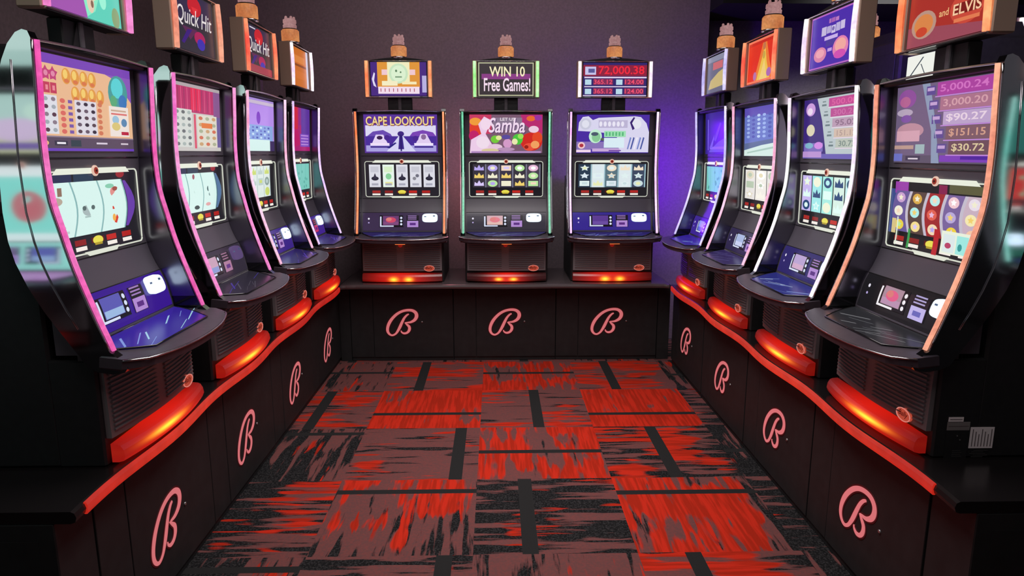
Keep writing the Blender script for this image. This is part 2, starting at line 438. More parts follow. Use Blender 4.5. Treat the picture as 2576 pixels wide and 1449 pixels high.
# reel frame
def frame_fn(col):
    def fn(mb):
        mp = surf(-.2675,.2675,.612,.865,.004)
        pts = []
        def arc(cx,cy,a0,a1,r=.02):
            return [(cx+.03*math.cos(math.radians(a0+(a1-a0)*i/4)), cy+.06*math.sin(math.radians(a0+(a1-a0)*i/4))) for i in range(5)]
        for p in arc(.97,.94,0,90)+arc(.03,.94,90,180)+arc(.03,.06,180,270)+arc(.97,.06,270,360): pts.append(mp(p[0],p[1],0))
        mb.tube(pts, E(col,.85), .0026, 6, True)
        art(mb, [('p',[(.10,.965),(.90,.965),(.86,1.035),(.14,1.035)],(col,1.0)), ('p',[(.36,-.035),(.66,-.035),(.70,.02),(.32,.02)],(col,.9))], surf(-.2675,.2675,.612,.865,.0065))
    return fn
def medallion_fn(mb):
    y = -gd(.865)-.008
    n = 20
    mb.lathe([(.017,0),(.017,.004),(.014,.005)], E('#f0c8b4',.9), (0, y, .865), 20, 'y')
    mb.lathe([(.011,.005),(.011,.0065)], E('#9a3020',.9), (0, y, .865), 20, 'y')
    mb.lathe([(.004,.0065),(.004,.008)], E('#3a1010',.6), (0, y, .865), 12, 'y')

# ---- button panel: note reader, card plate, cash button
def reader_fn(p):
    def fn(mb):
        x0,x1,z0,z1 = -.165,.005,.400,.480
        mp = surf(x0,x1,z0,z1,.003)
        sh = [R(0,0,1,1,'#141018')]
        sh += [R(.14,.14,.82,.96,p['bill'][0]), R(.16,.16,.80,.45,p['bill'][1])]
        if p.get('billred'): sh += [EL(.48,.6,.22,.24,p['billred']), EL(.40,.66,.12,.16,'#d87a78')]
        sh += [R(.02,.0,.08,.9,p['billedge']), R(.08,.0,.60,.10,p['billedge'])]
        for i in range(3): sh.append(EL(.92,.22+.28*i,.05,.10,p['billedge']))
        art(mb, sh, mp)
        mb.bbox((x0-.004,-gd(z0)-.002,z0-.004),(x1+.004,-gd(z0)+.02,z0+.002),'gloss_black',.001)
    return fn
def plate_fn(p):
    def fn(mb):
        sh = [R(0,0,1,1,'#16121c'), R(.05,.02,.95,.55,p['plate']), R(.26,.18,.74,.38,p['plateink'])]
        sh += [R(.10,.66+.13*i,.80,.72+.13*i,(p['plate'],.8)) for i in range(3)]
        art(mb, sh, surf(.030,.120,.395,.480,.003))
    return fn
def cash_fn(p):
    def fn(mb):
        x0,x1,z0,z1 = .145,.255,.432,.492; n = 24; vs = []
        for i in range(n):
            a = 2*math.pi*i/n; c, s = math.cos(a), math.sin(a)
            x = (x0+x1)/2+(x1-x0)/2*math.copysign(abs(c)**.5,c); z = (z0+z1)/2+(z1-z0)/2*math.copysign(abs(s)**.5,s)
            vs.append((x, -gd(z)-.014, z))
        vs += [(x, y+.016, z) for x, y, z in vs]
        mb.add(vs, [tuple(range(n))]+[(i,(i+1)%n,n+(i+1)%n,n+i) for i in range(n)], E(p['cash'],1.5))
        art(mb, [R(.12,.62,.26,.72,'#506080'), R(.70,.68,.84,.80,'#405070')], lambda u,v,o: (x0+(x1-x0)*u, -gd(z0+(z1-z0)*v)-.0148-o, z0+(z1-z0)*v))
    return fn
def panel_fn(p):
    def fn(mb): art(mb, [R(0,0,1,1,(p['panel'],p.get('panels',1.0))), EL(.075,.66,.012,.055,'#e8e4f4'), EL(.075,.44,.010,.040,'#b8a8e0')], surf(-.286,.286,.372,.500,.0012))
    return fn
def touch_fn(p):
    def fn(mb):
        base, st1, st2 = p['touch']
        def mp(u, v, o):
            hw = .292-.10*(1-v)**1.5; y = -(.012+.165*(1-v)); return (-hw+2*hw*u, y, .356-.09*(-y-.02)+.004+o)
        n = 10
        rim = [mp(0,i/n,0) for i in range(n,-1,-1)]+[mp(1,i/n,0) for i in range(n+1)]
        mb.add(rim, [tuple(range(len(rim)))], E(base,.8))
        mb.tube(rim, 'gloss_black', .003, 6, True)
        rnd = random.Random(p['seed']); sh = []
        for i in range(9):  # streaks are reflections on the glossy deck, painted as glowing shapes
            x = .08+.84*rnd.random(); y = .15+.5*rnd.random(); l = .05+.10*rnd.random(); wd = .008+.02*rnd.random(); d = .12+.25*rnd.random()
            sh.append(('p',[(x-l,y-d*.5),(x-l+wd,y-d*.5),(x+l+wd,y+d*.5),(x+l,y+d*.5)],(st1 if i%2 else st2,.75)))
        art(mb, sh, lambda u,v,o: mp(u,v,o+.0006))
    return fn

# ---- topper
def topper_fn(wd, hd):
    def fn(mb):
        n = 14; vs = []
        poly = [(-wd/2+.02,0),(wd/2-.02,0),(wd/2-.02,hd-.012)]+[((wd/2-.02)*(1-2*i/n), hd-.012+.022*math.sin(math.pi*i/n)) for i in range(1,n)]+[(-wd/2+.02,hd-.012)]
        mb.prism(poly, 'y', .018, .080, 'satin_black')
        mb.bbox((-wd/2,.004,-.002),(-wd/2+.035,.074,hd-.01),'topper_side',.004)
        mb.bbox((wd/2-.035,.004,-.002),(wd/2,.074,hd-.01),'topper_side',.004)
        mb.sweep([(-wd/2+.01,.002,.002),(wd/2-.01,.002,.002)], 'chrome', .006, .004, (0,1,0))
        mb.sweep([(-wd/2+.03,.004,hd-.014),(wd/2-.03,.004,hd-.014)], 'chrome', .004, .003, (0,1,0))
    return fn
def topface_fn(shapes, wd, hd):
    def fn(mb):
        art(mb, shapes, lambda u,v,o: (-wd/2+.042+(wd-.084)*u, .014-o, .012+(hd-.034)*v), inc=.0003)
    return fn
def topstrip_fn(side, wd, hd, m):
    def fn(mb):
        mb.sweep([(side*(wd/2-.016), -.002-.004*math.sin(math.pi*i/8), .004+(hd-.02)*i/8) for i in range(9)], m, .010, .008)
    return fn
def neck_fn(mb):
    mb.bbox((-.085,.045,-.098),(.085,.090,.0),'satin_black',.004)
    mb.bbox((-.012,.035,-.085),(.012,.055,.0),'dark_grey_panel',.003)
    mb.prism([(-.05,-.085),(-.012,-.085),(-.012,-.0)],'y',.04,.054,'satin_black')
def candle_fn(mb):
    lo = led('candle_amber','#d07848','#f0a060',.75,90); hi = led('candle_pink','#a87878','#c89898',.75,90)
    mb.lathe([(.050,0),(.056,.006),(.056,.012),(.050,.016)], 'chrome', (0,0,0), 24)
    mb.lathe([(.049,.014),(.053,.02),(.053,.078),(.047,.086)], lo, (0,0,0), 24)
    for k in range(12):
        a = 2*math.pi*k/12; mb.tube([(.0535*math.cos(a),.0535*math.sin(a),.02),(.0535*math.cos(a),.0535*math.sin(a),.078)], lo, .0025, 5)
    mb.lathe([(.042,.084),(.042,.092)], 'satin_black', (0,0,0), 24)
    mb.lathe([(.034,.090),(.041,.096),(.042,.112),(.037,.117),(.037,.122),(.041,.126),(.040,.144),(.026,.152)], hi, (0,0,0), 24)
    for k in range(5):
        a = 2*math.pi*k/5; mb.lathe([(.008,.140),(.008,.160),(.004,.164)], hi, (.027*math.cos(a),.027*math.sin(a),0), 8)

def machine(p, loc, rz, label, group, zs=1.0):
    t = thing('slot_machine', label, 'slot machine', loc, rz, group); t.scale = (1,1,zs)
    part('cabinet_body', 0, body_fn, t)
    g = part('front_glass', 0, glass_fn, t)
    part('top_trim', 0, toptrim_fn, t)
    for s in (-1, 1):
        f = part('side_fin', s, build_fin(s), t)
        part('light_strip', (s, p['led'].name), strip_fn(s, p['led']), f)
        part('seam_line', s, seam_fn(s), f); part('edge_trim', s, edge_fn(s), f); part('pivot_cap', s, cap_bolt(s), f)
        if p.get('rear') and (p.get('rear_side', 0) in (0, s)):
            m = E(*p['rear'])
            part('added_halo_strip', (s, m.name), lambda mb, s=s, m=m: mb.bbox((s*.306-.006,.15,.42),(s*.306+.010,.19,1.12), m, .002), f)  # added hidden glow strip, throws the halo colour onto the wall
    us = part('upper_screen', None, lambda mb: art(mb, p['upper'], surf(-.262,.262,.925,1.195,.003)), t)
    rs = part('reel_screen', None, lambda mb: art(mb, p['lower'], surf(-.2655,.2655,.505 if p.get('tall') else .614,.863,.0025)), t)
    if not p.get('tall'): part('reel_frame', p['frame'], frame_fn(p['frame']), rs)
    part('medallion', 0, medallion_fn, rs)
    bp_ = part('button_panel', None, panel_fn(p), t)
    part('note_reader', None, reader_fn(p), bp_); part('card_plate', None, plate_fn(p), bp_); part('cash_out_button', None, cash_fn(p), bp_)
    d = part('button_deck', 0, deck_fn, t)
    part('deck_trim', 0, decktrim_fn, d); part('touch_panel', None, touch_fn(p), d)
    b = part('belly_panel', 0, belly_fn, t)
    part('belly_lock', 0, belly_lock_fn, b); part('maker_badge', 0, badge_fn, b); part('under_deck_lamp', 0, under_fn, d)
    part('base_lamp', p['bar'], bar_fn(p['bar']), t)
    wd, hd = p.get('tsize', (.475,.262)); tz = 1.310
    tp = part('topper_sign', (wd,hd), topper_fn(wd,hd), t, loc=(0,.012,tz))
    part('topper_face', None, topface_fn(p['top'],wd,hd), tp)
    for s in (-1,1): part('topper_light_strip', (s,wd,p['tled'].name), topstrip_fn(s,wd,hd,p['tled']), tp)
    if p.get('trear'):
        part('added_topper_glow', None, lambda mb: mb.bbox((-wd/2+.05,.081,.04),(wd/2-.05,.085,hd-.05),E(*p['trear']),.001), tp)  # added unseen glow behind the sign, for its purple halo
    part('neck', 0, neck_fn, tp)
    c = part('signal_candle', 0, candle_fn, t, loc=(0,.075,tz+hd+.004))
    return t

# ---------------------------------------------------------------- artwork for each machine
def buttons(sh, alpha=1, skip=()):
    cols = ['#a82c28','#8c2020','#c22820','#b02420']
    xs = [.14,.31,.64,.82]
    for i, x in enumerate(xs):
        if i in skip: continue
        sh += [R(x-.055,.10,x+.055,.17,cols[i]), R(x-.055,.035,x+.055,.085,'#f4ece4')]
    sh += [R(.42,.10,.56,.17,'#5a1414'), EL(.49,.13,.055,.055,'#e8dc50'), R(.45,.07,.53,.10,'#b0982a')]
    return sh
def lower_cards():
    sh = [R(0,0,1,1,'#26222a')]
    for i in range(5):
        x = .05+.185*i
        c = '#e6f4ea' if i == 1 else '#dcdce6'
        sh += [R(x,.27,x+.155,.92,c), R(x+.02,.70,x+.13,.86,'#c8c8d4' if i != 1 else '#d8f0c8')]
        if i == 1: sh += [EL(x+.078,.58,.04,.09,'#8ad09a'), R(x+.03,.33,x+.13,.42,'#e8e49a')]
        elif i == 3: sh += [EL(x+.06,.52,.025,.05,'#8a8a94'), EL(x+.10,.60,.025,.05,'#707080')]
        else: sh += [EL(x+.078,.52,.05,.06,'#2a2838'), ('p',[(x+.05,.52),(x+.078,.68),(x+.105,.52)],'#383448')]
        sh += [R(x+.03,.32,x+.12,.38,'#a8a8b8')]
    return buttons(sh)
def lower_symbols(seed, cols, bgc, bars=None, n=5, rows=3, barc='#d8d8e8', rnd_pal=None, x0=.04, x1=.97):
    rnd = random.Random(seed); sh = [R(0,0,1,1,'#1c1a20')]
    w_ = (x1-x0)/n
    for i in range(n):
        x = x0+w_*i; bc = cols[i % len(cols)]
        sh += [R(x+.004,.26,x+w_-.012,.93,bc)]
        for r in range(rows):
            y = .26+.67*(r+.5)/rows; c = rnd.choice(rnd_pal); c2 = rnd.choice(rnd_pal); k = rnd.randrange(4); h = .67/rows*.42; ww = w_*.36
            if k == 0: sh += [EL(x+w_*.48,y,ww,h,c), EL(x+w_*.48,y,ww*.5,h*.5,c2)]
            elif k == 1: sh += [R(x+w_*.48-ww,y-h*.8,x+w_*.48+ww,y+h*.8,c), R(x+w_*.48-ww*.5,y-h*.3,x+w_*.48+ww*.6,y+h*.4,c2)]
            elif k == 2: sh += [star(x+w_*.48,y,ww,h,5,.5,c), EL(x+w_*.48,y,ww*.4,h*.4,c2)]
            else: sh += [('p',[(x+w_*.48-ww,y-h*.7),(x+w_*.48+ww,y-h*.7),(x+w_*.48+ww*.9,y+h*.5),(x+w_*.48+ww*.4,y),(x+w_*.48,y+h),(x+w_*.48-ww*.4,y),(x+w_*.48-ww*.9,y+h*.5)],c)]
        if bars: sh += [R(x+w_-.014,.26,x+w_+.002,.93,barc)]
    return buttons(sh)
def lower_drums(symcol, tint='#d8f4ee', side='#6a40a8', shade='#8ab8b8', glass='#3c4a6a'):
    """three wide drum reels, shown in perspective as bulging columns"""
    sh = [R(0,0,1,1,'#232028'), R(.02,.86,.28,.97,'#2c3050'), R(.30,.86,.50,.97,'#2a3a50'), EL(.80,.95,.05,.05,'#9a2830')]
    xs = [0,.26,.53,.80]
    def bul(x, y): return x+.055*math.sin(math.pi*(y-.2)/.68)*1.0
    for i in range(3):
        a, b = xs[i], xs[i+1]
        ys = [.22+.66*k/8 for k in range(9)]
        L = [(bul(a,y)+.004,y) for y in ys]; Rr = [(bul(b,y)-.008,y) for y in reversed(ys)]
        sh.append(('p', L+Rr, tint))
        sh.append(('p', [(bul(b,y)-.010,y) for y in ys]+[(bul(b,y)+.004,y) for y in reversed(ys)], shade))
    sh.append(('p', [(bul(.81,y),y) for y in [.24+.62*k/8 for k in range(9)]]+[(bul(.81,y)+.09*math.sin(math.pi*(y-.15)/.8),y) for y in [.86-.62*k/8 for k in range(9)]], side))
    sh += symcol
    return buttons(sh, skip=())
def paytable(x0,y0,x1,y1,rows,bgc,inks,cols=3):
    sh = [R(x0,y0,x1,y1,bgc)]
    for r in range(rows):
        y = y0+(y1-y0)*(r+.5)/rows; h = (y1-y0)/rows*.28
        for c in range(cols):
            x = x0+(x1-x0)*(c+.5)/cols; sh.append(EL(x,y,(x1-x0)/cols*.30,h,inks[(r+c)%len(inks)]))
    return sh
PUR = '#6a42b8'
# L1 : far left, nearest
u_L1 = [R(0,0,1,1,'#e8b890'), R(0,.90,1,1,'#7a48b4'), ('p',[(.70,.90),(1,.90),(1,.60),(.93,.70),(.80,.86)],'#8a5ab8'), R(0,.0,1,.15,'#5a4a5e'), R(0,.0,1,.03,PUR), R(.0,.145,1,.16,'#8a7a8e')]
for i, x in enumerate((.01,.07,.13)): u_L1 += [star(x+.045,.80,.045,.08,5,.62,'#c04478'), EL(x+.045,.80,.018,.03,'#e08aa8')]
for i, x in enumerate((.02,.09,.15)): u_L1 += [R(x,.60,x+.055,.71,'#c2405c'), R(x+.018,.63,x+.04,.68,'#e88a98')]
for k, (y, x0) in enumerate(((.80,.30),(.62,.38))):
    for i in range(4): u_L1 += [EL(x0+.085*i,y,.042,.085,'#e09a48'), EL(x0+.085*i-.008,y+.02,.022,.05,'#f2cc70'), EL(x0+.085*i,y-.05,.025,.022,'#d8784a')]
u_L1 += [EL(.84,.70,.115,.21,'#4a9a98'), EL(.83,.76,.07,.12,'#5ad0d4'), EL(.89,.60,.05,.09,'#3a78b8'), EL(.78,.60,.04,.07,'#58a878')]
u_L1 += paytable(.0,.18,.20,.58,5,'#dcdce4',['#8a7a88','#5a3a4a','#a0a8b0']) + paytable(.36,.18,.58,.56,5,'#dcd8e2',['#5a4450','#6a5a6a','#3a3040'])
for k in range(6): u_L1 += [EL(.25,.21+.065*k,.025,.026,'#d86a60'), R(.30,.19+.065*k,.34,.225+.065*k,'#7a58a8'), EL(.62,.21+.065*k,.025,.026,'#d07858')]
u_L1 += [R(.72,.18,.95,.54,'#ece0d8'), R(.74,.44,.93,.46,'#d8706c'), R(.74,.48,.92,.50,'#c8a890'), EL(.79,.38,.04,.05,'#9ac0d8'), EL(.79,.30,.05,.05,'#d8c478'), EL(.89,.35,.035,.05,'#5a88b0'), R(.85,.20,.94,.24,'#b82840')]
u_L1 += [R(.15,.06,.27,.11,'#3a3448'), R(.17,.075,.25,.095,'#f0ecf4'), R(.30,.05,.40,.12,'#34404a'), R(.56,.08,.68,.10,'#d8ccdc'), R(.84,.08,.93,.10,'#d0c4d0'), EL(.06,.085,.04,.03,'#e8b878')]
s_L1 = [R(.06,.70,.10,.80,'#8a6a5a'), R(.14,.72,.18,.82,'#907060'), EL(.12,.66,.06,.05,'#b8a898'), R(.10,.55,.20,.58,'#7a8a84'),
        EL(.42,.52,.06,.07,'#a8b8b8'), EL(.38,.55,.02,.03,'#5a6a6a'), EL(.47,.55,.02,.03,'#5a6a6a'), R(.38,.43,.46,.45,'#a8c0bc'),
        EL(.72,.72,.055,.07,'#e0908a'), EL(.72,.76,.03,.03,'#a05048'), EL(.66,.80,.05,.03,'#8accb0'),
        R(.08,.34,.24,.36,'#b8c8c8'), R(.10,.27,.22,.30,'#c4d0d0'), ('t','7',.68,.30,.79,.53,'#d8402c'), EL(.69,.38,.02,.05,'#f0b050')]
t_L1 = [R(0,0,.52,1,'#a458b0'), R(.50,0,1,1,'#62d2bc'), ('p',[(.50,1),(.64,1),(.70,.35),(.62,.12),(.50,.02),(.46,.3)],'#8cecc8'), EL(.28,.78,.20,.30,'#f0efe0'), EL(.60,.55,.10,.30,'#eceab8'), EL(.56,.22,.05,.14,'#e6ccb4'), EL(.58,.20,.02,.05,'#8a6a58'), EL(.77,.86,.09,.20,'#5cc848'), EL(.92,.12,.06,.14,'#8aa878'), EL(.74,.30,.05,.12,'#a0f4d8')]
# L2
u_L2 = [R(0,0,1,1,'#c8c4c0'), R(0,.58,1,1,'#b83468'), R(.0,.58,.16,1,'#b05aa8'), R(.40,.62,.60,1,'#e02c54'), R(.86,.30,1,1,'#8a5a90'), R(0,.95,1,1,'#b0a4a8')]
for i in range(12): u_L2.append(R(.18+.055*i,.60,.19+.055*i,.94,'#e0648c' if i%2 else '#8a3a60'))
u_L2 += paytable(.0,.06,.42,.62,6,'#d4d8d2',['#8a9290','#6a6e70','#a8b4b0'],4) + [R(.46,.04,.50,.56,'#d8506a')] + paytable(.52,.06,.92,.56,5,'#dcd8c8',['#c8a070','#d07050','#a8b090'],3) + [R(.60,.36,.82,.44,'#e07830'), R(.92,.06,1,.55,'#70629c')]
s_L2 = [EL(.40,.82,.022,.045,'#a05868'), EL(.44,.58,.04,.05,'#b8d4cc'), EL(.68,.60,.03,.05,'#4a6a6c'), EL(.70,.50,.02,.03,'#7a9a98'), EL(.44,.30,.05,.035,'#3a4c4c'), EL(.20,.60,.02,.04,'#a0c0ba'), EL(.66,.33,.05,.03,'#e0a8a8')]
t_QH = [R(0,0,1,1,'#2e2c38'), R(.10,.5,.9,.98,'#342c48'), ('p',[(.18,.40),(.55,.40),(.36,.20)],'#5a2850'), EL(.52,.80,.17,.17,'#c4202c'), ('p',[(.44,.78),(.60,.78),(.55,.68),(.49,.68)],'#e03038'),
        R(.18,.93,.40,.955,'#d8d4e0'), ('p',[(.30,.36),(.42,.38),(.20,.10),(.14,.12)],'#3a1c78'), EL(.60,.27,.14,.12,'#a82058'), EL(.62,.17,.10,.10,'#3a2ea8'), ('t','Quick Hit',.08,.40,.94,.74,'#e6dede',.25)]
# L3
u_L3 = [R(0,0,1,1,'#a88cd8'), R(0,.50,1,.88,'#b48ce8'), R(.0,.90,1,.96,'#c8b8d0'), EL(.50,.64,.06,.12,'#7a38c0'), R(0,.14,.95,.50,'#8aa8e0'), R(0,.0,.85,.22,'#d4f0ea'), R(.85,0,1,.20,'#403060')]
for r in range(4):
    for c in range(7): u_L3.append(R(.06+.12*c,.24+.065*r,.12+.12*c,.275+.065*r,['#4a5ab0','#c8e4f4','#6a7ac8'][(r*2+c)%3]))
t_L4 = [R(0,0,1,1,'#c86a20'), R(0,.52,1,.58,'#8a4412'), R(.2,.62,.8,.80,'#d88038'), R(.25,.2,.85,.40,'#d0702a'), R(.88,0,1,1,'#c8c4d8'), R(0,0,.06,1,'#a87838')]
u_L4 = [R(0,0,1,1,'#a8186c'), R(0,.5,.45,1,'#c81e38'), ('p',[(0,.5),(.45,.5),(.55,.15),(0,.0)],'#b81060'), R(.60,.1,1,1,'#5a3098'), R(.55,.10,.95,.40,'#7848b8'), R(.5,.6,.6,1,'#8a2080')]
for r in range(4): u_L4.append(R(.58,.14+.07*r,.92,.165+.07*r,'#b88ad8'))
def lower_plain(c1, c2, seed=1, n=5):
    rnd = random.Random(seed); sh = [R(0,0,1,1,'#28242c'), R(.08,.25,.94,.92,c1)]
    for i in range(n): x = .08+.86*(i+.5)/n; sh += [R(x+.07,.25,x+.078,.92,c2)]
    for i in range(14): sh.append(EL(.14+.72*rnd.random(),.32+.5*rnd.random(),.025,.04,c2))
    return buttons(sh)
# back row
u_B1 = [R(0,0,1,1,'#5a3498'), R(.02,.44,.98,.72,'#dcd8f2'), R(.02,.04,.98,.44,'#4a2e9a'), R(.02,.04,.98,.20,'#a8a0e0'), ('p',[(.30,.04),(.47,.44),(.53,.44),(.70,.04)],'#d4d4f4'),
        ('p',[(.04,.44),(.12,.56),(.26,.60),(.36,.50),(.38,.44)],'#6a4ab0'), ('p',[(.62,.44),(.66,.54),(.80,.60),(.94,.54),(.98,.44)],'#7a44b4'),
        ('p',[(.46,.10),(.54,.10),(.52,.48),(.48,.48)],'#3c2a86'), EL(.50,.50,.045,.07,'#402880'), R(.49,.05,.51,.48,'#2c1e6c'),
        ('p',[(.10,.24),(.16,.48),(.26,.48),(.32,.24)],'#e4d4f4'), R(.08,.20,.34,.26,'#f0e0f8'), EL(.21,.40,.04,.05,'#3a2050'), EL(.31,.40,.04,.07,'#4a2890'),
        ('p',[(.70,.24),(.77,.50),(.85,.50),(.92,.24)],'#e0ccf0'), R(.68,.20,.94,.26,'#f0e4fc'), EL(.81,.42,.035,.07,'#8a6a9a'), EL(.70,.38,.04,.07,'#4a2890'),
        R(.08,.14,.34,.18,'#3a2486'), R(.68,.14,.94,.18,'#3a2486'), ('p',[(.34,.12),(.44,.26),(.42,.28),(.30,.14)],'#2a2480'),
        ('t','CAPE LOOKOUT',.035,.70,.965,.93,'#8a3a2a'), ('t','CAPE LOOKOUT',.03,.72,.96,.95,'#f0d890')]
t_B1 = [R(0,0,1,1,'#4a2c80'), R(.12,.25,.88,1,'#e0953c'), R(.20,.62,.80,.78,'#f0c8d0'), R(.30,.42,.70,1,'#f0ecc0'), EL(.50,.66,.17,.30,'#c8e4c0'), EL(.50,.66,.13,.24,'#dcf0d0'), EL(.46,.74,.02,.04,'#6a8a6a'), R(.44,.54,.56,.58,'#7a9a7a'), EL(.54,.70,.015,.03,'#6a8a6a'),
        R(.20,.30,.48,.44,'#f4ecc4'), R(.56,.34,.82,.42,'#f4e8b8'), R(.13,.06,.87,.27,'#f2dcec'), R(.92,.1,1,.6,'#b8b0e0'), ('p',[(.02,.5),(.06,.7),(.08,.66),(.06,.45),(.10,.25),(.05,.3)],'#e0d8f4')]
for i in range(9): t_B1.append(R(.17+.075*i,.12,.185+.075*i,.22,'#a8506a'))
u_B2 = [R(0,0,1,1,'#7a5a70'), R(.0,.5,.30,1,'#c83c64'), EL(.10,.62,.10,.20,'#e0402c'), EL(.08,.82,.08,.10,'#f09c3c'), EL(.06,.45,.07,.14,'#c02468'), ('p',[(.0,.0),(.35,.0),(.30,.25),(.22,.5),(.30,.85),(.20,.95),(.12,.75),(.16,.5),(.02,.35)],'#eccce8'), EL(.22,.75,.07,.15,'#f2d8ec'), EL(.18,.28,.09,.16,'#f0dcec'),
        ('p',[(.70,1),(1,1),(1,.5),(.86,.6),(.72,.8)],'#b82c70'), EL(.84,.90,.06,.07,'#e86a30'), EL(.94,.92,.05,.07,'#9a34a0'), EL(.85,.30,.15,.24,'#d02a24'), EL(.93,.40,.07,.16,'#e04828'), EL(.82,.16,.08,.10,'#e8503c'), EL(.90,.22,.06,.10,'#f0a060'), EL(.88,.62,.07,.09,'#eccce0'), EL(.78,.16,.03,.05,'#982018'),
        R(.32,.60,.72,.92,'#8a7890'), EL(.35,.36,.06,.10,'#74c83c'), EL(.40,.40,.04,.06,'#e4e89c'), EL(.66,.36,.07,.14,'#4cc440'), EL(.70,.44,.04,.07,'#9ce05c'), EL(.62,.30,.04,.08,'#e8e8b0'), EL(.52,.25,.06,.12,'#d49ac8'), EL(.50,.42,.06,.06,'#5a4a9c'), EL(.35,.16,.10,.08,'#e6c4dc'), EL(.50,.10,.12,.05,'#b890b8'), EL(.28,.07,.12,.05,'#d8c898'),
        R(.02,.0,.98,.05,'#b088c0'), ('t','Samba',.27,.51,.77,.90,'#5a3a68',.2), ('t','Samba',.26,.53,.76,.92,'#f0d8ee',.2), ('t','LET US',.42,.84,.62,.92,'#e8dce4')]
t_B2 = [R(0,0,1,1,'#3c3438')]+frame(.0,.0,1,1,.02,.035,'#b8b898')+[R(.06,.50,.94,.66,'#8a3c84'), ('t','WIN 10',.20,.58,.84,.88,'#f4ecc0'), ('t','Free Games!',.10,.14,.94,.54,'#f6dcee')]
u_B3 = [R(0,0,1,1,'#4a2ca0'), R(.0,.10,1,.30,'#8a74b8'), ('p',[(.02,.58),(.03,.80),(.08,.94),(.16,.96),(.22,.86),(.30,.92),(.80,.96),(.88,.94),(.96,.78),(1,.55),(1,.02),(.60,.02),(.55,.5),(.22,.56)],'#d8d4ee'),
        EL(.12,.76,.08,.15,'#c8c8dc'), EL(.12,.76,.05,.10,'#e0e0ee'), EL(.82,.76,.07,.13,'#e4e4f0'), ('p',[(.73,.80),(.78,.94),(.80,.92),(.76,.78),(.80,.64),(.77,.60)],'#3a2470'), 
        R(.30,.66,.70,.86,'#bcb4d4'), EL(.26,.44,.09,.18,'#c0ecd0'), EL(.27,.42,.06,.13,'#88c894'), EL(.25,.50,.05,.05,'#4c5a6c'), EL(.36,.36,.03,.04,'#5a6454'), R(.38,.42,.68,.58,'#a0e0b4'), R(.38,.14,.66,.40,'#d8ecf4'), EL(.07,.20,.05,.09,'#f0c8cc'), EL(.07,.20,.03,.05,'#b03444'),
        R(.0,.02,.20,.09,'#f0d4ec'), R(.22,.04,.60,.12,'#c8a8d8'), R(.45,.05,.62,.08,'#6a3c9c')]
for i in range(5): u_B3 += [('p',[(.70+.045*i,.10),(.72+.045*i,.10),(.76+.045*i,.40),(.74+.045*i,.42)],['#7a88c8','#4a58a0','#eceaf8'][i%3])]
for i in range(6): u_B3 += [EL(.33+.06*i,.76,.022,.07,'#e8e4f4'), R(.40+.045*i,.45,.425+.045*i,.55,'#5cb87c')]
t_B3 = [R(0,0,1,1,'#33286c'), R(0,.60,1,.93,'#8c2440'), R(.03,.64,.20,.88,'#c8c4ec'), R(.08,.70,.18,.82,'#5a5a98'), ('t','72,000.38',.24,.62,.96,.90,'#f02c40'),
        R(.02,.54,1,.58,'#e8d8f0'), R(.02,.27,1,.30,'#e0d0e8'), R(.0,.0,1,.03,'#d8c8e8')]
for y in (.06,.34):
    for x, s_ in ((.03,'365.12'),(.52,'124.00')): t_B3 += [R(x,y,x+.10,y+.16,'#b8d8e8'), R(x+.13,y,x+.44,y+.18,'#803058'), ('t',s_,x+.14,y+.02,x+.43,y+.16,'#f05070')]
# right row
u_R1 = [R(0,0,1,1,'#34208a'), ('p',[(.15,.05),(1,.05),(1,.45),(.55,.30),(.20,.10)],'#5a50b8'), ('p',[(.10,.10),(.14,.10),(.14,.85),(.10,.85)],'#6a5cc0'), ('p',[(.35,.35),(.60,.75),(.65,.72),(.45,.30)],'#5040b0'), R(.2,.12,.8,.18,'#7a64c8'), ('p',[(.18,.15),(.40,.50),(.30,.15)],'#6858c0')]
t_R1 = [R(0,0,1,1,'#6a6a80'), R(.30,.62,.80,.82,'#c86a70'), ('p',[(.10,.10),(.90,.14),(.95,.60),(.60,.52),(.20,.34)],'#c8b478'), R(.0,.85,1,1,'#888aa0')]
u_R2 = [R(0,0,1,1,'#6a78c8'), R(.0,.30,1,1,'#6474c4'), R(.0,.82,1,1,'#5a4cb0'), ('p',[(0,0),(1,0),(1,.28),(.5,.22),(0,.12)],'#d4eae4'), ('p',[(0,.12),(.5,.22),(1,.28),(1,.36),(0,.26)],'#5a6a98'), ('p',[(.1,.05),(.9,.16),(.9,.20),(.1,.08)],'#a8c8bc')]
for r in range(6):
    for c in range(6): u_R2.append(EL(.12+.15*c,.40+.085*r,.045,.028,['#9ab0e8','#4a50b0','#b8ccf0'][(r*3+c)%3]))
t_R2 = [R(0,0,1,1,'#dc2e18'), ('p',[(.25,0),(.95,0),(.80,.45),(.66,.95),(.56,.95),(.42,.5)],'#e87830'), ('p',[(.35,0),(.85,0),(.70,.45),(.62,.85),(.52,.5)],'#e8c04c'), ('p',[(.45,0),(.75,0),(.62,.5)],'#eccc78'), EL(.30,.16,.06,.10,'#b070a8'), EL(.80,.18,.08,.10,'#a868b0'), EL(.60,.80,.05,.09,'#c07048'), EL(.60,.60,.05,.09,'#c8a048'), R(.0,.88,1,1,'#c82818')]+frame(0,0,1,1,.03,.05,'#f07858')
